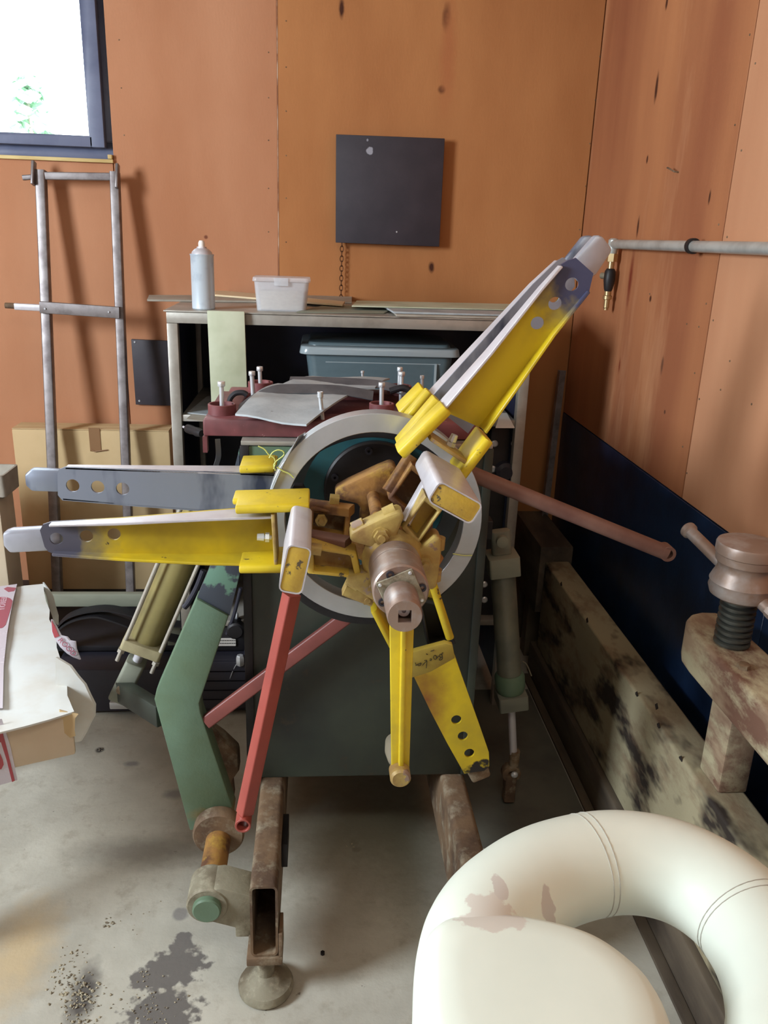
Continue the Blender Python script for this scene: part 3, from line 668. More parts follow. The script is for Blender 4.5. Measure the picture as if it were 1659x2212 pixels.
# rails
def rail(x0, x1, yf, tag_):
    r = MB().rtube(((x0+x1)/2, yf, .200), ((x0+x1)/2, 2.3, .200), x1-x0, .176, .005, .012).build('base_rail', m_rust, DC)
    return r
R1 = rail(-.126, -.071, 1.30, 0); R2 = rail(.300, .356, 1.30, 1)
for x in (-.0985, .328):
    for y in (1.325, 2.2):
        f = MB().lathe((x, y, 0), ZUP, [(0, .048), (.006, .056), (.016, .057), (.024, .053), (.032, .036), (.042, .028), (.046, .018), (.092, .018)], 32).build('levelling_foot', m_dusty, DC)
        MB().box(x-.036, x+.036, y-.03, y+.04, .0925, .1115).build('foot_plate', m_rust, f, bev=.002)
        MB().box(x+.0285, x+.036, y-.028, y+.03, .1115, .17).build('side_lug', m_rust, f, bev=.001)
q = A(608, 1790, Y=1.52); MB().box(-.0705, -.058, 1.46, 1.56, .19, .25).build('rail_lug', m_black, DC, bev=.001)
q = A(560, 1850, Y=1.45)
# black rear ring, teal disc, flange
MB().annulus((.108, 1.565, .936), YV, .190, .214, 0, .012, 72).build('rear_guard_ring', m_black, DC, bev=.002)
MB().lathe((.112, BF-.002, .975), -YV, [(0, .165), (.004, .165), (.006, .163)], 72).build('backing_disc', m_teal, DC)
MB().annulus((.115, 1.575, 1.0), YV, .145, .178, 0, .004, 72).build('slate_ring', m_slate, DC)
fl = MB().lathe((.118, BF-.0085, 1.0), -YV, [(0, .105), (.012, .105), (.016, .101), (.016, .06)], 64).build('bearing_flange', m_black, DC)
for k in range(6):
    a = math.radians(20+60*k+20); q = V((.118+.088*math.cos(a), BF-.0245, 1.0+.088*math.sin(a)))
    MB().annulus(q, -YV, .003, .0075, 0, .006, 16).build('socket_bolt', m_case, fl)
# shaft
MB().cyl((AX-.005, BF-.02, AZ), (AX, 1.25, AZ), .030, 24).build('main_shaft', m_rusty, DC)

# ---- guard arms
def guard_arm(Y0, top, bot, holes, hr, d_in, d_out, sgn, mat_web, mat_top, mat_bot, tongue, mat_tongue, tip=None, tilt=True, th=.005, parent=DC):
    """channel arm. top/bot: pixel lines inner->outer on plane Y0 (front edge of the flanges when sgn=-1, the web when +1)"""
    T = [A(x, y, Y=Y0) for x, y in top]; Bt = [A(x, y, Y=Y0) for x, y in bot]
    mi, mo = (T[0]+Bt[0])/2, (T[-1]+Bt[-1])/2
    if sgn < 0: Oi, Oo = mi+YV*d_in, mo+YV*d_out
    else: Oi, Oo = mi.copy(), mo.copy()
    ex = (Oo-Oi).normalized(); ey = ex.cross(YV).normalized()
    if ey.dot(T[0]-Bt[0]) < 0: ey = -ey
    L = (mo-mi).length
    def web(p):      # slide a front point along Y into the web plane
        t = max(-.1, min(1.1, (p-mi).dot((mo-mi))/L/L)); return p+YV*((d_in+(d_out-d_in)*t) if sgn < 0 else 0)
    outl = [web(p) for p in T] + ([web(A(x, y, Y=Y0)) for x, y in tip] if tip else []) + [web(p) for p in Bt[::-1]]
    to2 = lambda p: ((p-Oi).dot(ex), (p-Oi).dot(ey))
    hs = []
    for (x, y) in holes:
        q = A(x, y, Y=Y0+(d_out*1.2 if sgn < 0 else 0)); a, b_ = to2(q); hs.append((a, b_, hr))
    arm = MB().plate([to2(p) for p in outl], hs, th, Oi, ex, ey).build('guard_arm', mat_web, parent)
    def flange(P, inward, mat, nm):
        mb = MB(); rings = []
        for i, p in enumerate(P):
            t = (p-mi).dot(mo-mi)/L/L; d = d_in+(d_out-d_in)*t
            f = p if sgn < 0 else p+YV*(d+th); w = (p+YV*(d+th)) if sgn < 0 else p
            rings.append([f, w, w+inward*th, f+inward*th])
        mb.sweep(rings, True).build(nm, mat, arm, bev=.0012, seg=1)
    flange(T, -ey, mat_top, 'upper_flange'); flange(Bt, ey, mat_bot, 'lower_flange')
    if tongue:
        Yt, pts, tt = tongue; P = [A(x, y, Y=Yt) for x, y in pts]
        MB().prism(P, (0, tt, 0)).build('tongue', mat_tongue, arm, bev=.005)
    return arm
# jaw at the left: front arm and rear arm
a1 = guard_arm(1.32, ((592, 1115), (440, 1121), (250, 1130), (105, 1133)), ((592, 1224), (440, 1222), (260, 1213), (112, 1202)), ((122, 1163), (186, 1160), (245, 1158)), .0108, .055, .012, -1,
    m_yellow, m_bare, m_yellow, (1.342, ((4, 1152), (22, 1146), (130, 1140), (130, 1190), (20, 1196), (6, 1180)), .022), m_tongue, tip=((88, 1138), (82, 1150), (92, 1186), (100, 1197)))
tag(a1, 'yellow front guard arm pointing left')
a1b = guard_arm(1.535, ((600, 1024), (440, 1019), (250, 1013), (140, 1009)), ((600, 1108), (470, 1107), (290, 1094), (135, 1081)), ((157, 1049), (211, 1052), (265, 1056)), .0125, .055, .014, 1,
    m_blue_steel, m_bare, m_blue_steel, (1.545, ((52, 1026), (66, 1014), (130, 1017), (130, 1064), (68, 1062), (54, 1050)), .022), m_blue_steel, tip=((128, 1014), (124, 1024), (125, 1070)))
tag(a1b, 'grey blued steel rear guard arm pointing left')
# jaw at the upper right
a2 = guard_arm(1.32, ((950, 893), (1060, 762), (1170, 622), (1212, 573)), ((1052, 938), (1120, 842), (1200, 727), (1276, 632)), ((1234, 613), (1199, 656), (1162, 700)), .0108, .055, .012, -1,
    m_yellow, m_bare, m_yellow, (1.345, ((1225, 580), (1250, 552), (1289, 507), (1303, 510), (1325, 540), (1290, 592), (1260, 615)), .022), m_tongue, tip=((1230, 562), (1247, 557), (1284, 590)))
tag(a2, 'yellow front guard arm pointing up right')
a2b = guard_arm(1.535, ((925, 865), (1030, 748), (1150, 614), (1204, 562)), ((1010, 935), (1080, 842), (1170, 712), (1240, 618)), ((1195, 640),), .0108, .055, .014, 1,
    m_blue_steel, m_bare, m_yellow_plain, (1.545, ((1215, 570), (1262, 510), (1280, 508), (1300, 530), (1250, 600)), .022), m_blue_steel, tip=((1215, 556), (1238, 575)))
tag(a2b, 'rear guard arm pointing up right behind the front one')
# jaw at the lower right
a3 = guard_arm(1.46, ((982, 1416), (1010, 1495), (1037, 1570), (1055, 1622)), ((894, 1460), (930, 1535), (965, 1602), (992, 1650)), ((985, 1552), (999, 1587), (1013, 1624)), .0108, .05, .012, 1,
    m_yellow, m_yellow_plain, m_bare, (1.462, ((1000, 1645), (1048, 1632), (1061, 1678), (1022, 1694), (1010, 1672)), .02), m_rust, tip=((1056, 1652), (1045, 1662), (1002, 1668)))
tag(a3, 'yellow guard arm pointing down right')
# clamp plates
def clamp(px, Y0, Y1, th, arm, mat=None, nm='clamp_plate'):
    p0, p1 = A(*px[0], Y=Y0), A(*px[1], Y=Y0); d, sd, u = frame_of(p1-p0, YV)
    c0, c1 = (p0+YV*(Y1-Y0)/2), (p1+YV*(Y1-Y0)/2); rings = []
    return MB().rbar(c0, c1, th, Y1-Y0, min(th*.45, .007), YV).build(nm, mat or m_yellow_plain, arm, bev=.003)
clamp(((508, 1103), (668, 1098)), 1.305, 1.40, .016, a1); clamp(((502, 1085), (662, 1081)), 1.345, 1.40, .012, a1)
clamp(((516, 1232), (622, 1231)), 1.305, 1.40, .016, a1)
clamp(((517, 1016), (592, 1014)), 1.515, 1.60, .016, a1b); clamp(((530, 1004), (598, 1002)), 1.56, 1.61, .010, a1b)
clamp(((866, 985), (968, 886)), 1.305, 1.36, .020, a2); clamp(((863, 965), (948, 866)), 1.365, 1.41, .016, a2)
clamp(((872, 916), (930, 848)), 1.485, 1.52, .016, a2b); clamp(((866, 895), (918, 843)), 1.53, 1.60, .016, a2b)
clamp(((996, 1034), (1058, 952)), 1.305, 1.40, .018, a2)
clamp(((938, 1272), (974, 1384)), 1.37, 1.45, .016, a3); clamp(((808, 1320), (850, 1402)), 1.37, 1.45, .014, a3)
# end plates with bolts
def endplate(px, Y0, Y1, th, arm, mat):
    p0, p1 = A(*px[0], Y=Y0), A(*px[1], Y=Y0); c = YV*(Y1-Y0)/2
    return MB().rbar(p0+c, p1+c, th, Y1-Y0, .002, YV).build('end_plate', mat, arm, bev=.001)
endplate(((589, 1112), (596, 1224)), 1.31, 1.375, .006, a1, m_cast_yellow)
endplate(((930, 948), (1010, 1002)), 1.31, 1.375, .007, a2, m_cast_yellow)
def studbolt(p, d, arm):
    d = V(d).normalized(); mb = MB(); mb.lathe(p, d, [(0, .004), (.02, .004)], 10); mb.lathe(p+d*.004, d, [(0, .0085), (.007, .0085)], 6); mb.lathe(p+d*.013, d, [(0, .007), (.012, .006)], 10)
    return mb.build('stud_bolt', m_zinc, arm)
p = A(587, 1161, Y=1.345); studbolt(p, A(555, 1160, Y=1.345)-p, a1)
p = A(970, 968, Y=1.345); studbolt(p, A(980, 945, Y=1.345)-p, a2)
# marker writing plate
P = [A(880, 1412, Y=1.36), A(962, 1390, Y=1.36), A(978, 1394, Y=1.36), A(983, 1422, Y=1.37), A(930, 1452, Y=1.37), A(885, 1466, Y=1.37)]
nP = (P[1]-P[0]).cross(P[-1]-P[0]).normalized()
if nP.y > 0: nP = -nP
pl_ = MB().prism(P, -nP*.012).build('lettered_plate', m_platey, a3, bev=.0015)
def onP(x, y):
    d = A(x, y, Y=1)-EYEP; t = (P[0]-EYEP).dot(nP)/d.dot(nP); return EYEP+d*t+nP*.0012
ink = MB()
Z0 = lambda a, b_: onP(880+a/13.825, 1370+b_/13.825)
for st in (((1070, 545), (1030, 560), (1040, 650), (1045, 720), (990, 765), (950, 740), (1000, 690), (1040, 660)), ((1040, 600), (980, 590), (950, 640), (990, 680)),
           ((880, 690), (840, 620), (790, 640), (780, 700), (830, 745), (880, 700), (930, 640)), ((670, 720), (715, 735), (705, 775), (660, 765)),
           ((560, 1000), (575, 880), (570, 770), (500, 780)), ((570, 790), (510, 850), (450, 920)), ((400, 840), (410, 890), (340, 930), (300, 900), (350, 870), (400, 850)), ((300, 900), (260, 900), (230, 840)), ((240, 930), (290, 900)),
           ((560, 570), (600, 600)), ((690, 500), (800, 460))):
    ink.tube(catmull([Z0(*q) for q in st], 4), .0006, 5)
tag(ink.build('marker_writing', m_inkb, pl_), kind='stuff')
# small pen stroke marks on the upper arm
ink = MB(); ink.tube(catmull([A(x, y, Y=1.3605) for x, y in ((1092, 772), (1101, 761), (1096, 776), (1090, 790))], 5), .0006, 5)
# ---- jaw tubes along the axis
def jawtube(ang, rad, w, h, yn, yf, mat=None, nm='jaw_tube'):
    a = math.radians(ang); rd = V((math.cos(a), 0, math.sin(a))); c = V((AX, 0, AZ))+rd*rad
    p0, p1 = c+YV*yn, c+YV*yf
    j = MB().rtube(p0, p1, h, w, .0022, .009, rd).build(nm, mat or m_bare, DC)
    MB().rbar(p0+YV*.001, p0+YV*.012, h-.0046, w-.0046, .006, rd).build('end_cap', m_chip, j, bev=.001)
    q = p0+YV*.05+rd*(w/2)
    return j
jawtube(168.5, .160, .036, .076, 1.12, 1.303); jawtube(61.5, .156, .036, .076, 1.12, 1.303); jawtube(-66, .158, .036, .076, 1.41, 1.56, m_black)
# oval slots seen on the jaw tubes (drilled holes: short dark bushes let into the wall)
# ---- front and rear spiders
def spider(Y, t, rad, mat, nm, rot, hw, neck):
    O = V((AX, Y, AZ)); pts = []
    for k in range(3):
        a = math.radians(rot+120*k); rd = V((math.cos(a), 0, math.sin(a))); tg = V((-math.sin(a), 0, math.cos(a)))
        for u_, v_ in ((neck*.72, -neck*.62), (rad*.55, -hw*.50), (rad*.84, -hw*.97), (rad*.93, -hw*1.02), (rad*1.03, -hw*.9), (rad*1.05, -hw*.5), (rad*1.05, hw*.5), (rad*1.03, hw*.9), (rad*.93, hw*1.02), (rad*.84, hw*.97), (rad*.55, hw*.50), (neck*.72, neck*.62)):
            pts.append(O+rd*u_+tg*v_)
    return MB().prism(pts, (0, t, 0)).build(nm, mat, DC, bev=.005)
fs_ = spider(1.232, .046, .072, m_cast_yellow, 'front_spider', 117, .047, .040)
rs_ = spider(1.44, .045, .088, m_rusty, 'rear_spider', 117, .062, .05)
def bar(px0, Y0_, px1, Y1_, w, h, mat, nm, parent=DC, up=YV, bev=.003, cr=.004):
    return MB().rbar(A(*px0, Y=Y0_), A(*px1, Y=Y1_), w, h, cr, up).build(nm, mat, parent, bev=0)
# spider details: clevis ears, nuts, tie rods
for ang in (117, 237, 357):
    a = math.radians(ang); rd = V((math.cos(a), 0, math.sin(a))); tg = V((-math.sin(a), 0, math.cos(a)))
    q = V((AX, 1.232, AZ))+rd*.050
    n_ = MB(); n_.lathe(q+YV*.001, -YV, [(0, .015), (.003, .015)], 20); n_.lathe(q-YV*.002, -YV, [(0, .0125), (.009, .0125)], 6); n_.lathe(q-YV*.011, -YV, [(0, .0065), (.006, .006)], 12)
    n_.build('spider_nut', m_cast_yellow, fs_)
    MB().cyl(q+YV*.045, q+YV*.225, .0115, 16).build('tie_rod', m_rusty, fs_)
    for s in (-1, 1):
        c = V((AX, 1.2555, AZ))+rd*.0715+tg*s*.028
        MB().cyl(c-tg*.010, c+tg*.010, .0125, 16).build('clevis_boss', m_cast_yellow, fs_)
# windowed link brackets between spiders and jaws: two per jaw (front, rear), each a four-sided frame
def link_frame(C4, depth, wall, mat, nm='link_bracket', floor_mat=None):
    """C4: four corner points (quad), depth vector along +Y"""
    c = sum(C4, V((0, 0, 0)))/4; inner = [c+(p-c)*(1-wall) for p in C4]; mb = MB(); dv = V((0, depth, 0))
    vs = C4+inner+[p+dv for p in C4]+[p+dv for p in inner]; fs = []
    for i in range(4):
        j = (i+1) % 4; fs += [(i, j, j+4, i+4), (i+8, i+12, j+12, j+8), (i, i+8, j+8, j), (i+4, j+4, j+12, i+12)]
    mb.add(vs, fs); l = mb.build(nm, mat, DC, bev=.003)
    if floor_mat:
        dv2 = V((0, depth*.55, 0)); MB().prism([p+dv2 for p in inner], (0, depth*.3, 0)).build('inner_block', floor_mat, l)
    return l
PX4 = lambda Y, *q: [A(x, y, Y=Y) for x, y in q]
link_frame(PX4(1.24, (662, 1178), (770, 1196), (782, 1252), (664, 1240)), .05, .26, m_chip, floor_mat=m_cast_yellow)
link_frame(PX4(1.40, (668, 1095), (758, 1110), (752, 1168), (664, 1152)), .055, .24, m_rusty, floor_mat=m_rust)
link_frame(PX4(1.24, (868, 1142), (920, 1072), (958, 1100), (902, 1178)), .05, .24, m_cast_yellow, floor_mat=m_chip)
link_frame(PX4(1.40, (838, 1078), (890, 1002), (936, 1036), (884, 1118)), .055, .26, m_rusty, floor_mat=m_rust)
link_frame(PX4(1.40, (905, 1290), (948, 1300), (985, 1392), (925, 1402)), .05, .2, m_black, floor_mat=m_black)
# crossing link bars
bar((664, 1160), 1.30, (752, 1176), 1.27, .022, .030, m_copper, 'link_bar'); bar((672, 1092), 1.43, (760, 1103), 1.40, .018, .03, m_rusty, 'link_bar')
bar((924, 1040), 1.31, (872, 1132), 1.26, .015, .028, m_bare, 'link_bar'); bar((888, 985), 1.44, (838, 1062), 1.42, .020, .03, m_rusty, 'link_bar')
bar((938, 1200), 1.32, (908, 1248), 1.27, .024, .03, m_rusty, 'link_bar')
bar((672, 1185), 1.245, (694, 1188), 1.245, .016, .02, m_cast_yellow, 'link_stop'); bar((712, 1082), 1.42, (732, 1084), 1.42, .024, .02, m_cast_yellow, 'link_stop')
bar((744, 1268), 1.27, (806, 1292), 1.27, .022, .03, m_cast_yellow, 'link_bar')
for px, py, Y in ((793, 1290, 1.27), (925, 1240, 1.27), (694, 1122, 1.40)):
    q = A(px, py, Y=Y); mb = MB(); mb.lathe(q, -YV, [(0, .011), (.010, .011)], 6); mb.lathe(q-YV*.010, -YV, [(0, .006), (.007, .005)], 12); mb.build('link_bolt', m_cast_yellow, DC)
# ---- spindle nose
O = V((AX, 0, AZ)); sp = MB().lathe(O+YV*1.245, -YV, [(0, .052), (.012, .046), (.022, .043), (.026, .042)], 40).build('spindle_neck', m_cast_yellow, DC)
MB().lathe(O+YV*1.2188, -YV, [(0, .0405), (.002, .0425), (.036, .0425), (.0365, .0415), (.038, .0415), (.0385, .0425), (.101, .0425), (.104, .040)], 40).build('spindle_drum', m_spindle, sp)
for ang in (122, 12, 212, 302):
    a = math.radians(ang); q = O+YV*1.1146+V((math.cos(a)*.032, 0, math.sin(a)*.032)); MB().annulus(q, -YV, .0032, .0062, 0, .003, 16).build('socket_screw', m_case, sp)
Rm = Matrix.Rotation(math.radians(-24), 3, 'Y'); c = O+YV*1.1105; e = .029
MB().prism([c+Rm @ V((sx*e, 0, sz*e)) for sx, sz in ((-1, -1), (1, -1), (1, 1), (-1, 1))], (0, .0035, 0)).build('square_plate', m_dusty, sp, bev=.0006, seg=1)
for sx, sz in ((-1, -1), (1, -1), (1, 1), (-1, 1)):
    MB().lathe(c+Rm @ V((sx*.024, 0, sz*.024)), -YV, [(0, .003), (.002, .002)], 8).build('rivet', m_zinc, sp)
# ---- crank
ck0 = O+V((-.001, 1.090, -.005))
ck = MB(); prof_n = 32; rings = []
def sq(r, n, z):      # square section resampled to n points
    out = []
    for k in range(n):
        a = 2*PI*k/n+PI/4*0; cx_, sx_ = math.cos(a), math.sin(a); mm = max(abs(cx_), abs(sx_)); out.append((cx_/mm*r, sx_/mm*r))
    return out
ci = lambda r, n: [(r*math.cos(2*PI*k/n), r*math.sin(2*PI*k/n)) for k in range(n)]
for (t, pr) in ((-.017, ci(.0255, 32)), (0, ci(.0262, 32)), (.002, ci(.0262, 32)), (.046, ci(.0255, 32)), (.049, ci(.024, 32)), (.049, sq(.0095, 32, 0)), (.018, sq(.0095, 32, 0))):
    rings.append([ck0+V((x, -t, z)) for x, z in pr])
ck.sweep(rings, True); CK = ck.build('crank_hub', m_spindle, DC)
MB().lathe(ck0+V((0, -.026, .001)), -YV, [(0, .0085), (.008, .0085), (.008, .0032), (.004, .0032)], 20).build('square_socket', m_bare, CK)
L0a, L0b = A(842, 1342, Y=1.075), A(895, 1338, Y=1.075); L1a, L1b = A(846, 1672, Y=1.10), A(884, 1672, Y=1.10)
MB().prism([L0a, L0b, L1b, L1a], (0, .010, 0)).build('crank_lever', m_yellow_plain, CK, bev=.002)
m0, m1 = A(872, 1350, Y=1.072), A(866, 1655, Y=1.096)
MB().rbar(m0, m1, .008, .014, .002, YV).build('lever_rib', m_yellow_plain, CK)
e0 = A(864, 1664, Y=1.092); MB().lathe(e0+V((0, .012, -.006)), -YV, [(0, .0165), (.024, .0165), (.028, .013)], 24).build('lever_boss', m_cast_yellow, CK)
k0 = A(850, 1640, Y=1.115); MB().lathe(e0+V((-.0, .014, -.004)), YV, [(0, .007), (.008, .010), (.022, .0165), (.045, .0195), (.07, .017), (.082, .010), (.085, .003)], 24).build('crank_knob', m_plastic, CK)

# ---- red spreader rods
ra0, ra1 = A(630, 1283, Y=1.30), A(529, 1755, Y=1.27)
rr = MB().rbar(ra0, ra1, .026, .024, .003, V((.6, -.8, 0))).build('spreader_rod', m_red, DC); tag(rr, 'bright red square spreader rod')
q = A(526, 1774, Y=1.262); MB().annulus(q+V((0, -.014, 0)), YV, .0105, .0145, 0, .034, 28).build('rod_eye', m_red, rr, bev=.0008, seg=1)
rb0, rb1 = A(800, 1294, Y=1.603), A(447, 1558, Y=1.60)
tag(MB().rbar(rb0, rb1, .030, .028, .004, V((.3, -.8, .5))).build('spreader_rod', m_maroon, DC), 'maroon square spreader rod crossing behind the red one')
rc0, rc1 = A(985, 1010, Y=1.50), A(1440, 1194, Y=1.46)
rr = MB().rbar(rc0, rc1, .030, .028, .012, YV).build('spreader_rod', m_copper, DC); tag(rr, 'dusty maroon round spreader rod reaching right')
q = A(1438, 1194, Y=1.455); dd = (rc1-rc0).normalized(); MB().annulus(q-YV*.006+dd*.004, YV, .009, .0155, 0, .03, 24).build('rod_eye', m_copper, rr, bev=.0008, seg=1)
# green nut behind the left clamp
MB().lathe(A(645, 1058, Y=1.5), -YV, [(0, .016), (.02, .016)], 6).build('jaw_nut', m_black, DC)

# ---- green press lever with pivot
Pl = [(410, 1796), (333, 1512), (338, 1490), (455, 1222), (525, 968), (600, 968), (531, 1240), (430, 1520), (433, 1540), (506, 1756)]
Pw = [A(x, y, Y=1.585) for x, y in Pl]
lo = [Pw[i] for i in (0, 1, 2)]+[A(424, 1293, Y=1.585), A(494, 1331, Y=1.585)]+[Pw[i] for i in (7, 8, 9)]
lv = MB().prism(lo, (0, .05, 0)).build('press_lever', m_green, DC, bev=.004)
up_ = [A(426, 1290, Y=1.592), A(455, 1222, Y=1.60), A(520, 968, Y=1.655), A(590, 968, Y=1.655), A(531, 1240, Y=1.60), A(496, 1330, Y=1.592)]
up_ = [V((p.x-.0, p.y, p.z)) for p in up_]
MB().prism([V((min(p.x, -.160), p.y, p.z)) for p in up_], (0, .045, 0)).build('lever_sleeve', m_green_peel, lv, bev=.003)
px_, pz_ = -.217, .190
MB().lathe((px_, 1.584, pz_+.012), -YV, [(0, .054), (.006, .058), (.030, .058), (.036, .054)], 40).build('pivot_boss', m_rust, lv)
MB().lathe((px_, 1.60, pz_), -YV, [(0, .028), (.20, .028)], 28).build('pivot_shaft', m_rusty, lv)
br = MB().lathe((px_, 1.43, pz_), -YV, [(0, .040), (.004, .043), (.072, .043), (.076, .040)], 32).build('pivot_bracket', m_dusty, DC)
MB().lathe((px_, 1.3538, pz_), -YV, [(0, .029), (.010, .029), (.013, .026)], 28).build('shaft_end', m_green, br)
gs = [V((px_+.01, 1.357, pz_+.040)), V((px_+.03, 1.357, pz_+.042)), V((-.127, 1.357, pz_+.02)), V((-.127, 1.357, pz_-.085)), V((px_+.055, 1.357, pz_-.085)), V((px_+.055, 1.357, pz_-.06)), V((px_, 1.357, pz_-.04))]
MB().prism(gs, (0, .07, 0)).build('gusset', m_dusty, br, bev=.003)
# link behind the lever, lower bits between lever and cabinet
q0, q1 = A(262, 1490, Y=1.76), A(350, 1545, Y=1.64)
MB().beam(q0, q1, .03, .055).build('lever_link', m_body, lv, bev=.004)
P_ = PX4(1.68, (440, 1570), (482, 1600), (514, 1630), (516, 1668), (500, 1690), (505, 1735), (480, 1750), (470, 1680))
MB().prism(P_, (0, .05, 0)).build('lever_stop', m_rust, DC, bev=.008)
# ---- pneumatic cylinder left
ax0, ax1 = A(452, 1060, Y=1.77), A(316, 1380, Y=1.77); d = (ax1-ax0).normalized(); _, sd, u = frame_of(d, YV)
PCL = MB().cyl(ax0, ax1, .037, 32).build('pneumatic_cylinder', m_cast_yellow if False else M('olive_cylinder_paint', (150, 138, 88), .4, .2, var=((120, 112, 76), 8, .4, .7)), DC)
MB().rbar(ax1-d*.004, ax1+d*.022, .096, .096, .008, u).build('end_cap', m_slabpine if False else M('pale_olive_paint', (176, 166, 130), .5, var=((140, 130, 100), 12, .4, .7)), PCL, bev=.002)
for s, t in ((-1, -1), (1, -1), (-1, 1), (1, 1)):
    o_ = sd*s*.0415+u*t*.0415; MB().cyl(ax0+o_, ax1+o_+d*.055, .0048, 10).build('tie_rod', m_slab, PCL)
    MB().lathe(ax1+o_+d*.022, d, [(0, .009), (.009, .009)], 6).build('tie_nut', m_slab, PCL)
MB().cyl(ax1+d*.022, ax1+d*.038, .020, 20).build('gland', m_rust, PCL)
MB().cyl(ax1+d*.038, ax1+d*.075, .011, 16).build('piston_rod', m_bare, PCL)
cv0 = ax1+d*.062; cv1 = A(262, 1496, Y=1.77)
MB().rbar(cv0, cv1+(cv1-cv0).normalized()*.016, .046, .05, .008, YV).build('clevis', m_plank, PCL, bev=.003)
q = A(263, 1489, Y=1.742); MB().lathe(q, -YV, [(0, .012), (.006, .012)], 20).build('clevis_pin', m_rust, PCL)
hz = [A(x, y, Y=1.72) for x, y in ((440, 1232), (425, 1270), (408, 1300), (398, 1312))]
MB().tube(catmull(hz), .007, 10).build('air_hose', m_case, PCL)
# ---- pneumatic cylinder right
c0, c1 = A(1084, 1205, Y=1.9), A(1104, 1512, Y=1.9); d = (c1-c0).normalized(); _, sd, u = frame_of(d, YV)
m_cylg = M('grey_green_cylinder_paint', (128, 128, 112), .4, .15, var=((104, 106, 96), 10, .4, .7))
PCR = MB().cyl(c0, c1, .032, 32).build('pneumatic_cylinder', m_cylg, DC); tag(PCR, 'grey green upright pneumatic cylinder right of the cabinet'); tag(PCL, 'olive pneumatic cylinder slanting behind the green lever')
MB().rbar(c0-d*.012, c0+d*.04, .078, .08, .006, YV).build('end_cap', m_plank, PCR, bev=.002)
MB().rbar(c1-d*.03, c1+d*.012, .078, .085, .006, YV).build('end_cap', m_plank, PCR, bev=.002)
MB().lathe(c1-d*.085, d, [(0, .034), (.01, .040), (.04, .040), (.054, .036)], 28).build('collar', m_green, PCR)
MB().rbar(c0-d*.075, c0-d*.012, .05, .03, .012, YV).build('top_clevis', m_plank, PCR, bev=.003)
q = A(1084, 1168, Y=1.868); MB().lathe(q, -YV, [(0, .015), (.012, .015), (.014, .010)], 20).build('clevis_pin', m_plank, PCR)
e_ = A(1108, 1668, Y=1.9); MB().cyl(c1, e_-ZUP*-.03, .0105, 16).build('piston_rod', m_bare, PCR)
MB().cyl(e_+ZUP*.07, e_+ZUP*.025, .014, 14).build('rod_nut', m_rust, PCR)
MB().annulus(e_+V((-.006, -.012, 0)), YV, .010, .026, 0, .026, 28).build('rod_eye', m_rust, PCR, bev=.002)
MB().lathe(e_+V((.0, -.016, .004)), -YV, [(0, .010), (.004, .009), (.008, .004)], 16).build('eye_pin', m_zinc, PCR)
MB().rbar(e_+V((-.006, .001, -.088)), e_+V((-.006, .001, .0)), .03, .034, .004, YV).build('floor_lug', m_rust, PCR)
MB().rbar((.357, 1.9, .82), A(1060, 1140, Y=1.9), .04, .05, .004).build('cylinder_bracket', m_black, PCR)
MB().tube(catmull([A(x, y, Y=1.93) for x, y in ((1128, 1428), (1138, 1436), (1148, 1460))]), .002, 6).build('wire', m_plastic, PCR)

# ================================================================ strip coil tied with wire
CL = thing('strip_coil', (.107, 1.455, 1.0), 'round coil of bright steel strip hanging on the yellow arms', 'steel coil')
cn = V((.107, 1.437, 1.0))
cm = MB().annulus(cn, YV, .1665, .2005, 0, .040, 96).build('coil_winding', m_alu, CL, bev=.0008, seg=1)
p0, p1 = A(592, 1062, Y=1.45), A(652, 938, Y=1.45)
rb = MB(); ribbon(rb, [p0, (p0+p1)/2+V((-.002, 0, .002)), p1], V((.012, .036, 0)), .0012); rb.build('strip_end', m_alu, CL)
zz_ = lambda pts: catmull([A(380+x/5.184, 760+y/5.184, Y=1.432) for x, y in pts], 6)
wt = MB(); wt.tube(zz_(((920, 1055), (990, 1090), (1040, 1150), (1100, 1190), (1112, 1250), (1095, 1310))), .0012, 6)
wt.tube(zz_(((1045, 1190), (1080, 1130), (1140, 1100), (1200, 1115), (1205, 1160), (1130, 1220), (1095, 1270), (1115, 1330))), .0012, 6)
wt.tube(zz_(((1130, 1290), (1200, 1335), (1270, 1365), (1320, 1410))), .0012, 6); wt.build('tie_wire', m_wire, CL)
q = A(1010, 1207, Y=1.434); wt = MB(); wt.tube(catmull([A(x, y, Y=1.434) for x, y in ((978, 1196), (1000, 1200), (1020, 1200))]), .001, 6); wt.build('tie_wire', m_wire, CL)

# ================================================================ red straightener frame with bolts on top of the machine
SF = thing('straightener_frame', (.05, 1.85, 1.10), 'scuffed red frame with upright bolts on top of the coil machine', 'straightener')
fz0, fz1 = 1.1005, 1.136
MB().box(-.233, .33, 1.66, 1.74, fz0, fz1).build('front_beam', m_redframe, SF, bev=.005)
MB().box(-.215, .33, 1.98, 2.04, fz0, fz1).build('rear_beam', m_redframe, SF, bev=.005)
MB().box(-.14, .31, 1.742, 1.978, fz0, fz0+.02).build('bed_plate', m_redframe, SF, bev=.002)
MB().box(-.233, -.17, 1.742, 1.978, fz0, fz1).build('side_beam', m_redframe, SF, bev=.004); MB().box(.27, .33, 1.742, 1.978, fz0, fz1).build('side_beam', m_redframe, SF, bev=.004)
q = A(443, 960, Y=1.66); MB().box(q.x-.004, q.x+.005, 1.655, 1.675, q.z-.016, fz0).build('hanging_tab', m_redframe, SF)
tr = [A(x, y, Y=1.67) for x, y in ((470, 948), (472, 985), (466, 1012), (470, 1045))]
rb = MB(); ribbon(rb, catmull(tr), V((.010, .004, 0)), .0015); rb.build('hanging_strip', m_strap, SF)
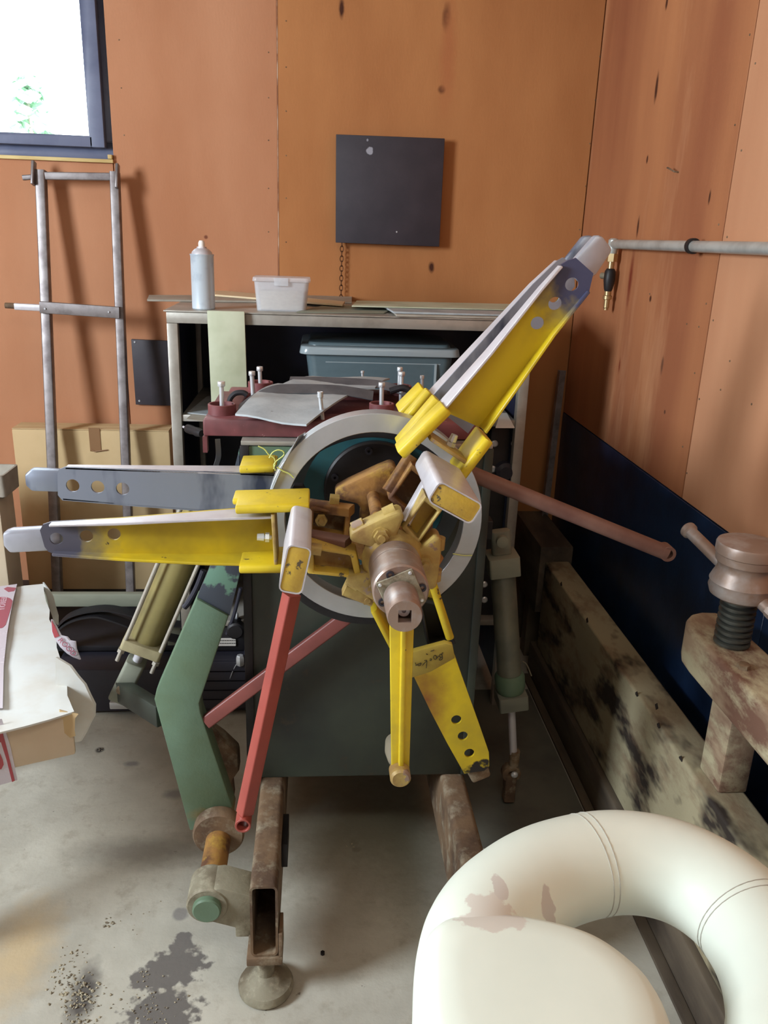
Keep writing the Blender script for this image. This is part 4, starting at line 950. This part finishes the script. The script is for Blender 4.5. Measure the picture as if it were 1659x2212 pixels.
def bolt(px_base, px_top, Z0, cup=None, r=.0048, hr=.0085, hh=.010, mat=m_zinc, socket=False):
    b0 = A(*px_base, Z=Z0); Yb = b0.y; t = A(*px_top, Y=Yb); t = V((b0.x+(t.x-b0.x), Yb, t.z))
    mb = MB(); mb.cyl(b0-ZUP*.01, t-ZUP*hh, r, 12)
    o = mb.build('adjusting_bolt', mat, SF)
    h = MB()
    if socket: h.lathe(t-ZUP*hh, ZUP, [(0, hr), (hh, hr), (hh, hr*.55), (hh*.4, hr*.5)], 18)
    else: hexhead(h, t-ZUP*hh, ZUP, hr, hh)
    h.build('bolt_head', mat, o, bev=.0008, seg=1)
    if cup: MB().annulus(V((b0.x, Yb, fz1-.001)), ZUP, cup*.83, cup, 0, .022, 32).build('spring_cup', m_redframe, SF, bev=.001, seg=1)
    return o
bolt((480, 892), (478, 824), 1.137, .029); bolt((824, 890), (825, 826), 1.137, .027, hr=.0080)
bolt((547, 850), (544, 802), 1.137, None, r=.0052); bolt((563, 842), (561, 792), 1.137, .03, r=.0048)
bolt((866, 862), (868, 803), 1.137, None); bolt((862, 850), (864, 793), 1.137, .03, hr=.0075)
bolt((698, 905), (692, 846), 1.137, None, r=.0042, hr=.0062, hh=.012, socket=True); bolt((784, 830), (783, 801), 1.137, None, r=.003, hr=.0045, hh=.006, socket=True)
bolt((912, 845), (912, 811), 1.137, None, r=.0036, hr=.0055, hh=.008, socket=True)
# sheets and straps over it
def bentsheet(px, hump, th, mat, nm, label, cat, zb):
    """px: four corners; sheet arched by hump across its length"""
    c = [A(x, y, Z=z) for (x, y), z in zip(px, zb)]; mb = MB(); n = 10; vs = []; fs = []
    for i in range(n+1):
        t = i/n; a = c[0].lerp(c[3], t); b_ = c[1].lerp(c[2], t); z = math.sin(PI*t)*hump
        for j in range(7):
            s = j/6; p = a.lerp(b_, s); p.z += z+.002*math.sin(7*s+3*t); vs.append(p)
    m_ = 7; N_ = len(vs); vs += [v-ZUP*th for v in vs]
    for i in range(n):
        for j in range(6):
            k = i*m_+j; fs += [(k, k+1, k+m_+1, k+m_), (k+N_, k+m_+N_, k+m_+1+N_, k+1+N_)]
    for i in range(n): fs += [(i*m_, (i+1)*m_, (i+1)*m_+N_, i*m_+N_), (i*m_+6, i*m_+6+N_, (i+1)*m_+6+N_, (i+1)*m_+6)]
    for j in range(6): fs += [(j, j+N_, j+1+N_, j+1), (n*m_+j, n*m_+j+1, n*m_+j+1+N_, n*m_+j+N_)]
    mb.add(vs, fs); return tag(mb.build(nm, mat), label, cat)
bentsheet(((508, 894), (662, 918), (812, 830), (600, 828)), .012, .004, m_sheet, 'fibre_sheet', 'grey speckled sheet arched over the red frame in front', 'sheet', (1.150, 1.146, 1.152, 1.165))
bentsheet(((600, 834), (810, 838), (842, 816), (676, 812)), .004, .004, m_sheet, 'fibre_sheet', 'second grey sheet lying behind the arched one', 'sheet', (1.168, 1.160, 1.162, 1.170))
rb = MB(); ribbon(rb, catmull([A(x, y, Y=yy) for x, y, yy in ((514, 884, 1.72), (545, 862, 1.76), (590, 843, 1.80), (640, 840, 1.82), (720, 842, 1.83), (770, 848, 1.83), (806, 855, 1.83))]), V((.004, .036, .014)), .002)
tag(rb.build('metal_strap', m_strap), 'front grey strap bent across the grey sheet', 'strap')
rb = MB(); ribbon(rb, catmull([A(x, y, Y=yy) for x, y, yy in ((625, 822, 1.93), (700, 823, 1.95), (800, 828, 1.95), (850, 838, 1.93), (890, 855, 1.90))]), V((.003, .034, .012)), .002)
tag(rb.build('metal_strap', m_strap), 'rear grey strap bent across the second grey sheet', 'strap')
tag(MB().tube(catmull([A(x, y, Y=1.80) for x, y in ((496, 878), (497, 862), (508, 850), (524, 848), (534, 853))]), .006, 10).build('rubber_hose', m_rubber), 'short black hose loop beside the front left bolt', 'hose')
tag(MB().tube(catmull([A(x, y, Y=1.86) for x, y in ((842, 845), (870, 838), (888, 848), (896, 868), (885, 880))]), .008, 10).build('rubber_hose', m_rubber), 'black hose curl by the right pair of bolts', 'hose')

# ================================================================ RIGHT: old timber bench with screw vice
TB = thing('timber_bench', (.84, 1.6, 0), 'heavy old oily timber beam bench along the right wall', 'bench')
MB().box(.790, .876, .55, 2.60, .122, .45).build('beam', m_wood, TB, bev=.008, seg=3)
MB().box(.775, .87, .45, 2.64, 0, .1215).build('base_plank', m_wooddark, TB, bev=.006)
MB().box(.772, .888, 2.605, 3.0, .25, .50).build('end_block', m_wooddark, TB, bev=.005)
for y in (2.75, 2.9): MB().box(.79, .87, y, y+.06, 0, .2495).build('block_leg', m_wooddark, TB)
hm = M('dark_peg_hole', (40, 32, 26), .9)
for px, py in ((1375, 1500), (1422, 1568), (1470, 1640), (1361, 1656), (1418, 1526), (1268, 1340), (1192, 1245), (1212, 1262)):
    q = A(px, py, X=.7905); r = .009
    MB().lathe(q+V((.0012, 0, 0)), -XV, [(0, r), (.0014, r), (.0014, r*.6)], 4).build('peg_hole', hm, TB)
m_ = MB()
VB = thing('screw_vice', (.84, 1.3, .45), 'timber vice jaw with big iron screw standing on the bench', 'vice')
MB().box(.815, .876, 1.343, 1.43, .4505, .692).build('post', m_woodred, VB, bev=.005)
oc = [(.740, .55), (.740, 1.40), (.744, 1.445), (.756, 1.475), (.775, 1.497), (.800, 1.507), (.830, 1.505), (.850, 1.49), (.858, .55)]
jw = MB().prism([V((x, y, .6925)) for x, y in oc], (0, 0, .0875)).build('jaw_beam', m_woodred, VB, bev=.010, seg=3)
MB().box(.83, .89, .55, .62, .4505, .692).build('post', m_woodred, VB, bev=.004)
MB().box(.845, .866, 1.02, 1.20, .4505, .475).build('batten', m_wood, VB, bev=.003)
sx, sy = .795, 1.362
pf = []; z = -.02
th_ = MB(); n = 20; rings = []; turns = 8; pitch_ = .0125; r0_, r1_ = .0265, .033
for i in range(turns*n+1):
    a = 2*PI*i/n
pf = [(-.05, .027)]
for k in range(8):
    z = k*pitch_; pf += [(z, .027), (z+.003, .0335), (z+.0075, .0335), (z+.0105, .027)]
pf.append((.115, .027))
MB().lathe((sx, sy, .781), ZUP, pf, 28).build('screw_thread', m_screw, VB)
hd = MB().lathe((sx, sy, .875), ZUP, [(0, .034), (.004, .046), (.010, .056), (.022, .060), (.030, .058), (.036, .060), (.046, .056), (.056, .051), (.064, .049), (.072, .051), (.076, .055), (.090, .056), (.092, .058), (.108, .058), (.112, .056), (.114, .050)], 44).build('screw_head', m_head, VB)
b0, b1 = V((.752, 1.52, .955)), V((.8155, 1.294, .8835))
dd = (b1-b0).normalized()
hb = MB().cyl(b0, b1, .0125, 20).build('tommy_bar', m_bare if False else m_head, VB)
MB().lathe(b0-dd*.006, dd, [(0, .014), (.003, .0165), (.012, .0165), (.016, .0125)], 20).build('bar_stop', m_head, hb)
MB().lathe(b1+dd*.0, dd, [(0, .014), (.012, .014), (.014, .012)], 8).build('bar_end', m_head, hb)
q = A(1606, 1442, Z=.781); MB().lathe(q-ZUP*.001, ZUP, [(0, .012), (.008, .012), (.009, .010)], 6).build('bolt', m_rust, VB)

# plank and slab on the floor
tag(MB().box(.40, .745, 1.72, 2.5, .0005, .0035).build('steel_plate', m_flplate), 'thin grey plate lying on the floor beside the bench', 'plate')

tag(MB().box(.7485, .7740, .7, 2.6, .0005, .010).build('plank_strip', m_wooddark, bev=.001), 'narrow dark plank strip on the floor along the bench foot', 'plank')
# ================================================================ FRONT LEFT: taped cardboard box on a low stand
c0 = V((-.504, 1.528, 0)); ey = V((-.265, .661, 0)).normalized(); ex = V((-ey.y, ey.x, 0))*1.0   # ex points left
if ex.x > 0: ex = -ex
bz0, bz1 = .437, .548; LL, WW = .70, .46
BXo = thing('taped_box', c0+ex*.2+ey*.35+ZUP*bz0, 'worn flat cardboard box with white top and red printed tape', 'cardboard box')
def q4(u0, u1, v0, v1, z): return [c0+ex*u0+ey*v0+ZUP*z, c0+ex*u1+ey*v0+ZUP*z, c0+ex*u1+ey*v1+ZUP*z, c0+ex*u0+ey*v1+ZUP*z]
MB().prism(q4(0, WW, 0, LL, bz0), (0, 0, bz1-bz0-.014)).build('body', m_card2, BXo, bev=.006)
# white top sheet, wavy front edge, sagging
tm = MB(); vs = []; fs = []; nu, nv = 10, 12; rnd = random.Random(3)
for j in range(nv+1):
    for i in range(nu+1):
        u, v = i/nu*WW, j/nv*LL
        fr_ = (-.022*math.sin(PI*min(1, u/.30))**1.0 - .006) if j == 0 else 0
        sd_ = rnd.uniform(-.006, .004) if i == 0 else 0
        vs.append(c0+ex*(u+sd_)+ey*(v+fr_)+ZUP*(bz1-.003+.005*math.sin(3*u/WW*PI+1)*math.sin(2*v/LL*PI)+(-.002 if j == 0 else 0)+(rnd.uniform(0, .004))))
N_ = len(vs); vs += [p-ZUP*.004 for p in vs]; m1_ = nu+1
for j in range(nv):
    for i in range(nu):
        k = j*m1_+i; fs += [(k, k+1, k+m1_+1, k+m1_), (k+N_, k+m1_+N_, k+m1_+1+N_, k+1+N_)]
for i in range(nu): fs += [(i, i+N_, i+1+N_, i+1), (nv*m1_+i, nv*m1_+i+1, nv*m1_+i+1+N_, nv*m1_+i+N_)]
for j in range(nv): a, b_ = j*m1_, (j+1)*m1_; fs += [(a, b_, b_+N_, a+N_), (a+nu, a+nu+N_, b_+nu+N_, b_+nu)]
tm.add(vs, fs).build('top_sheet', m_cardtop, BXo)
def strip(px, Z, th, nm, mat): return MB().prism([A(x, y, Z=Z) for x, y in px], (0, 0, th)).build(nm, mat, BXo)
ZT_ = bz1+.0065
tp = strip(((-60, 1275), (37, 1262), (30, 1290), (22, 1330), (15, 1372), (8, 1440), (6, 1530), (-60, 1530)), ZT_, .0008, 'top_tape', m_tape)
def rounded(px, Z, th, nm, mat, parent): return MB().prism([A(x, y, Z=Z) for x, y in px], (0, 0, th)).build(nm, mat, parent)
rounded(((-40, 1290), (14, 1290), (22, 1293), (27, 1298), (24, 1312), (17, 1335), (12, 1350), (6, 1356), (-2, 1358), (-40, 1358)), ZT_+.0009, .0005, 'red_print', m_tapered, tp)
rounded(((8, 1272), (16, 1268), (35, 1270), (30, 1277), (18, 1279)), ZT_+.0009, .0005, 'red_print', m_tapered, tp)
def text(body, mat, parent, origin, xdir, ydir, size, nm='printed_text'):
    cu = bpy.data.curves.new(nm, 'FONT'); cu.body = body; cu.size = size; cu.extrude = .0002
    o = bpy.data.objects.new(nm, cu); COL.objects.link(o); cu.materials.append(mat)
    xd = V(xdir).normalized(); yd = V(ydir); yd = (yd-xd*yd.dot(xd)).normalized(); zd = xd.cross(yd)
    mm = Matrix((xd, yd, zd)).transposed().to_4x4(); mm.translation = V(origin)-ORG[parent.name]
    bpy.context.view_layer.update(); me2 = bpy.data.meshes.new_from_object(o); bpy.data.objects.remove(o)
    o = bpy.data.objects.new(nm, me2); COL.objects.link(o); o.parent = parent; o.matrix_local = mm; ORG[o.name] = V(origin); return o
o0, o1 = A(3, 1291, Z=ZT_+.0018), A(-10, 1352, Z=ZT_+.0018)
text('FERROUJ', m_tapelet, tp, o0, o1-o0, A(20, 1298, Z=ZT_+.0018)-o0, .020)
# tape on the near face
nf = lambda x, y: (lambda d: EYEP+d*((c0-EYEP).dot(ey)/d.dot(ey)))(A(x, y, Y=1)-EYEP)-ey*.0012
def nstrip(px, nm, mat, parent, off): return MB().prism([nf(x, y)-ey*off for x, y in px], -ey*.0006).build(nm, mat, parent)
ft = nstrip(((-60, 1560), (4, 1552), (22, 1610), (38, 1684), (-60, 1712)), 'front_tape', m_tape, BXo, 0)
nstrip(((-20, 1572), (3, 1572), (14, 1612), (32, 1685), (26, 1688), (14, 1640), (2, 1602), (-20, 1602)), 'red_print', m_tapered2, ft, .0008)
nstrip(((-20, 1622), (0, 1626), (6, 1640), (8, 1650), (3, 1660), (-20, 1664)), 'red_print', m_tapered2, ft, .0008)
# torn flaps
rb = MB(); P0 = [A(x, y, Y=1.62) for x, y in ((120, 1420), (150, 1438), (168, 1462), (182, 1478), (192, 1500), (203, 1522), (202, 1546), (193, 1562), (185, 1580), (172, 1602), (158, 1604), (120, 1560))]
MB().prism(P0, V((.004, .003, 0))).build('torn_flap', m_cardtop, BXo)
P0 = [A(x, y, Y=1.78) for x, y in ((110, 1338), (118, 1350), (130, 1373), (143, 1376), (150, 1384), (161, 1386), (163, 1402), (172, 1425), (158, 1420), (145, 1412), (130, 1398), (118, 1380), (112, 1366))]
tf = MB().prism(P0, V((.003, .002, 0))).build('tape_flap', m_tape, BXo)
MB().prism([A(x, y, Y=1.7785) for x, y in ((111, 1340), (118, 1352), (128, 1374), (118, 1378), (113, 1364))], V((0, .001, 0))).build('red_print', m_tapered2, tf)
o0, o1 = A(122, 1356, Y=1.777), A(150, 1402, Y=1.777)
text('ROOD', m_tapered, tf, A(124, 1383, Y=1.777), A(152, 1412, Y=1.777)-A(124, 1383, Y=1.777), A(130, 1376, Y=1.777)-A(124, 1383, Y=1.777), .018)
P0 = [A(x, y, Y=1.524) for x, y in ((128, 1532), (150, 1538), (168, 1541), (161, 1550), (160, 1575), (162, 1588), (150, 1592), (125, 1570))]
MB().prism(P0, V((.002, -.003, 0))).build('corner_flap', m_card, BXo)
P0 = [A(x, y, Y=2.16) for x, y in ((92, 1258), (105, 1275), (113, 1290), (118, 1310), (124, 1330), (124, 1350), (116, 1342), (104, 1305))]
MB().prism(P0, V((.003, .002, 0))).build('side_flap', m_cardtop, BXo)
# stand under the box, outside the picture on the left
stn = thing('box_stand', (-.95, 1.7, 0), 'wooden stand under the taped box at the left edge', 'stand')
s0 = c0+ex*.36+ey*.05
for v in (.03, .60):
    p = c0+ex*.40+ey*v; MB().box(p.x-.02, p.x+.02, p.y-.02, p.y+.02, 0, bz0-.02).build('leg', m_wooddark, stn)
MB().beam(c0+ex*.40+ey*-.0+ZUP*(bz0-.0105), c0+ex*.40+ey*.66+ZUP*(bz0-.0105), .06, .019).build('bearer', m_wooddark, stn)

# ================================================================ FRONT RIGHT: white stool with padded hoop
ST = thing('padded_stool', (.26, .52, 0), 'white vinyl stool with rounded seat and padded hoop backrest, peeling', 'stool')
zc = .745
hp = [A(x, y, Z=zc) for x, y in ((1036, 2340), (1030, 2220), (1026, 2130), (1030, 2066), (1048, 2010), (1094, 1952), (1190, 1890), (1330, 1860), (1462, 1882), (1580, 1955), (1668, 2070), (1712, 2200), (1715, 2330))]
hpc = catmull(hp, 9); rad = .0655
HP = MB().tube(hpc, rad, 32, flat=.92).build('backrest_hoop', m_vinyl, ST)
def seam(i, nm='seam'):
    p = hpc[i]; d = hpc[i+1]-hpc[i-1]; _, sd, u = frame_of(d)
    MB().tube([p+sd*(rad+.0002)*math.cos(2*PI*a/40)+u*(rad*.92+.0002)*math.sin(2*PI*a/40) for a in range(40)], .0006, 5, closed=True, up=d.normalized()).build(nm, m_thread, HP)
def near(px, py):
    t = A(px, py, Z=zc); return min(range(1, len(hpc)-1), key=lambda i: (hpc[i]-t).length)
i1 = near(1262, 1870); seam(i1); seam(i1+1); i2 = near(1610, 1990); seam(i2); seam(i2+1)
so = [A(x, y, Z=.745) for x, y in ((899, 2300), (896, 2200), (899, 2120), (925, 2062), (1000, 2040), (1105, 2044), (1200, 2062), (1285, 2092), (1360, 2145), (1420, 2212), (1460, 2330), (1450, 2450), (1350, 2540), (1150, 2560), (1000, 2500), (930, 2400))]
soc = catmull(so, 5, True); cc = sum(soc, V((0, 0, 0)))/len(soc)
rings = []
for z, k in ((-.066, .70), (-.062, .85), (-.050, .93), (-.028, .985), (0, 1.0), (.020, .990), (.038, .955), (.052, .89), (.058, .80), (.060, .6), (.060, .3)):
    rings.append([V((cc.x+(p.x-cc.x)*k, cc.y+(p.y-cc.y)*k, .748+z)) for p in soc])
MB().sweep(rings, True).build('seat_cushion', m_vinyl, ST)
zb_ = .748-.066
MB().lathe((cc.x, cc.y, zb_), -ZUP, [(0, .11), (.012, .11), (.014, .03), (zb_-.03, .03)], 28).build('pedestal', m_bare, ST)
MB().lathe((cc.x, cc.y, 0), ZUP, [(0, .20), (.012, .20), (.026, .12), (.034, .035)], 40).build('base_disc', m_bare, ST)

# ================================================================ floor debris
db = MB(); rnd = random.Random(11)
def crumb(p, r):
    d, sd, u = frame_of(V((rnd.uniform(-1, 1), rnd.uniform(-1, 1), rnd.uniform(-.4, 1))))
    c = p+ZUP*r*.4; pts = [c+d*r, c-d*r*rnd.uniform(.5, 1), c+sd*r*rnd.uniform(.5, 1), c-sd*r*rnd.uniform(.6, 1), c+u*r*rnd.uniform(.4, .8), c-u*r*.5]
    db.add(pts, [(0, 2, 4), (2, 1, 4), (1, 3, 4), (3, 0, 4), (2, 0, 5), (1, 2, 5), (3, 1, 5), (0, 3, 5)])
for (px, py, sp, n, r) in ((175, 2155, 55, 110, .0042), (140, 2110, 45, 50, .0035), (160, 2055, 25, 20, .003), (330, 2180, 60, 60, .003), (305, 2110, 18, 14, .003), (235, 1993, 14, 12, .004), (290, 1995, 50, 14, .002), (175, 2200, 60, 60, .003), (760, 1830, 12, 8, .003), (215, 1620, 7, 6, .004)):
    for i in range(n):
        crumb(A(px+rnd.gauss(0, sp*.5), py+rnd.gauss(0, sp*.45), Z=0), r*rnd.uniform(.4, 1.2))
tag(db.build('floor_debris', m_debris, smooth=False), 'crumbled concrete bits scattered on the floor at lower left', 'debris', kind='stuff')
q = A(697, 2061, Z=0); tag(MB().lathe(q, ZUP, [(0, .005), (.006, .005)], 6).build('loose_nut', m_black), 'small dark nut lying on the floor right of the rail', 'nut')
bpy.context.view_layer.update()
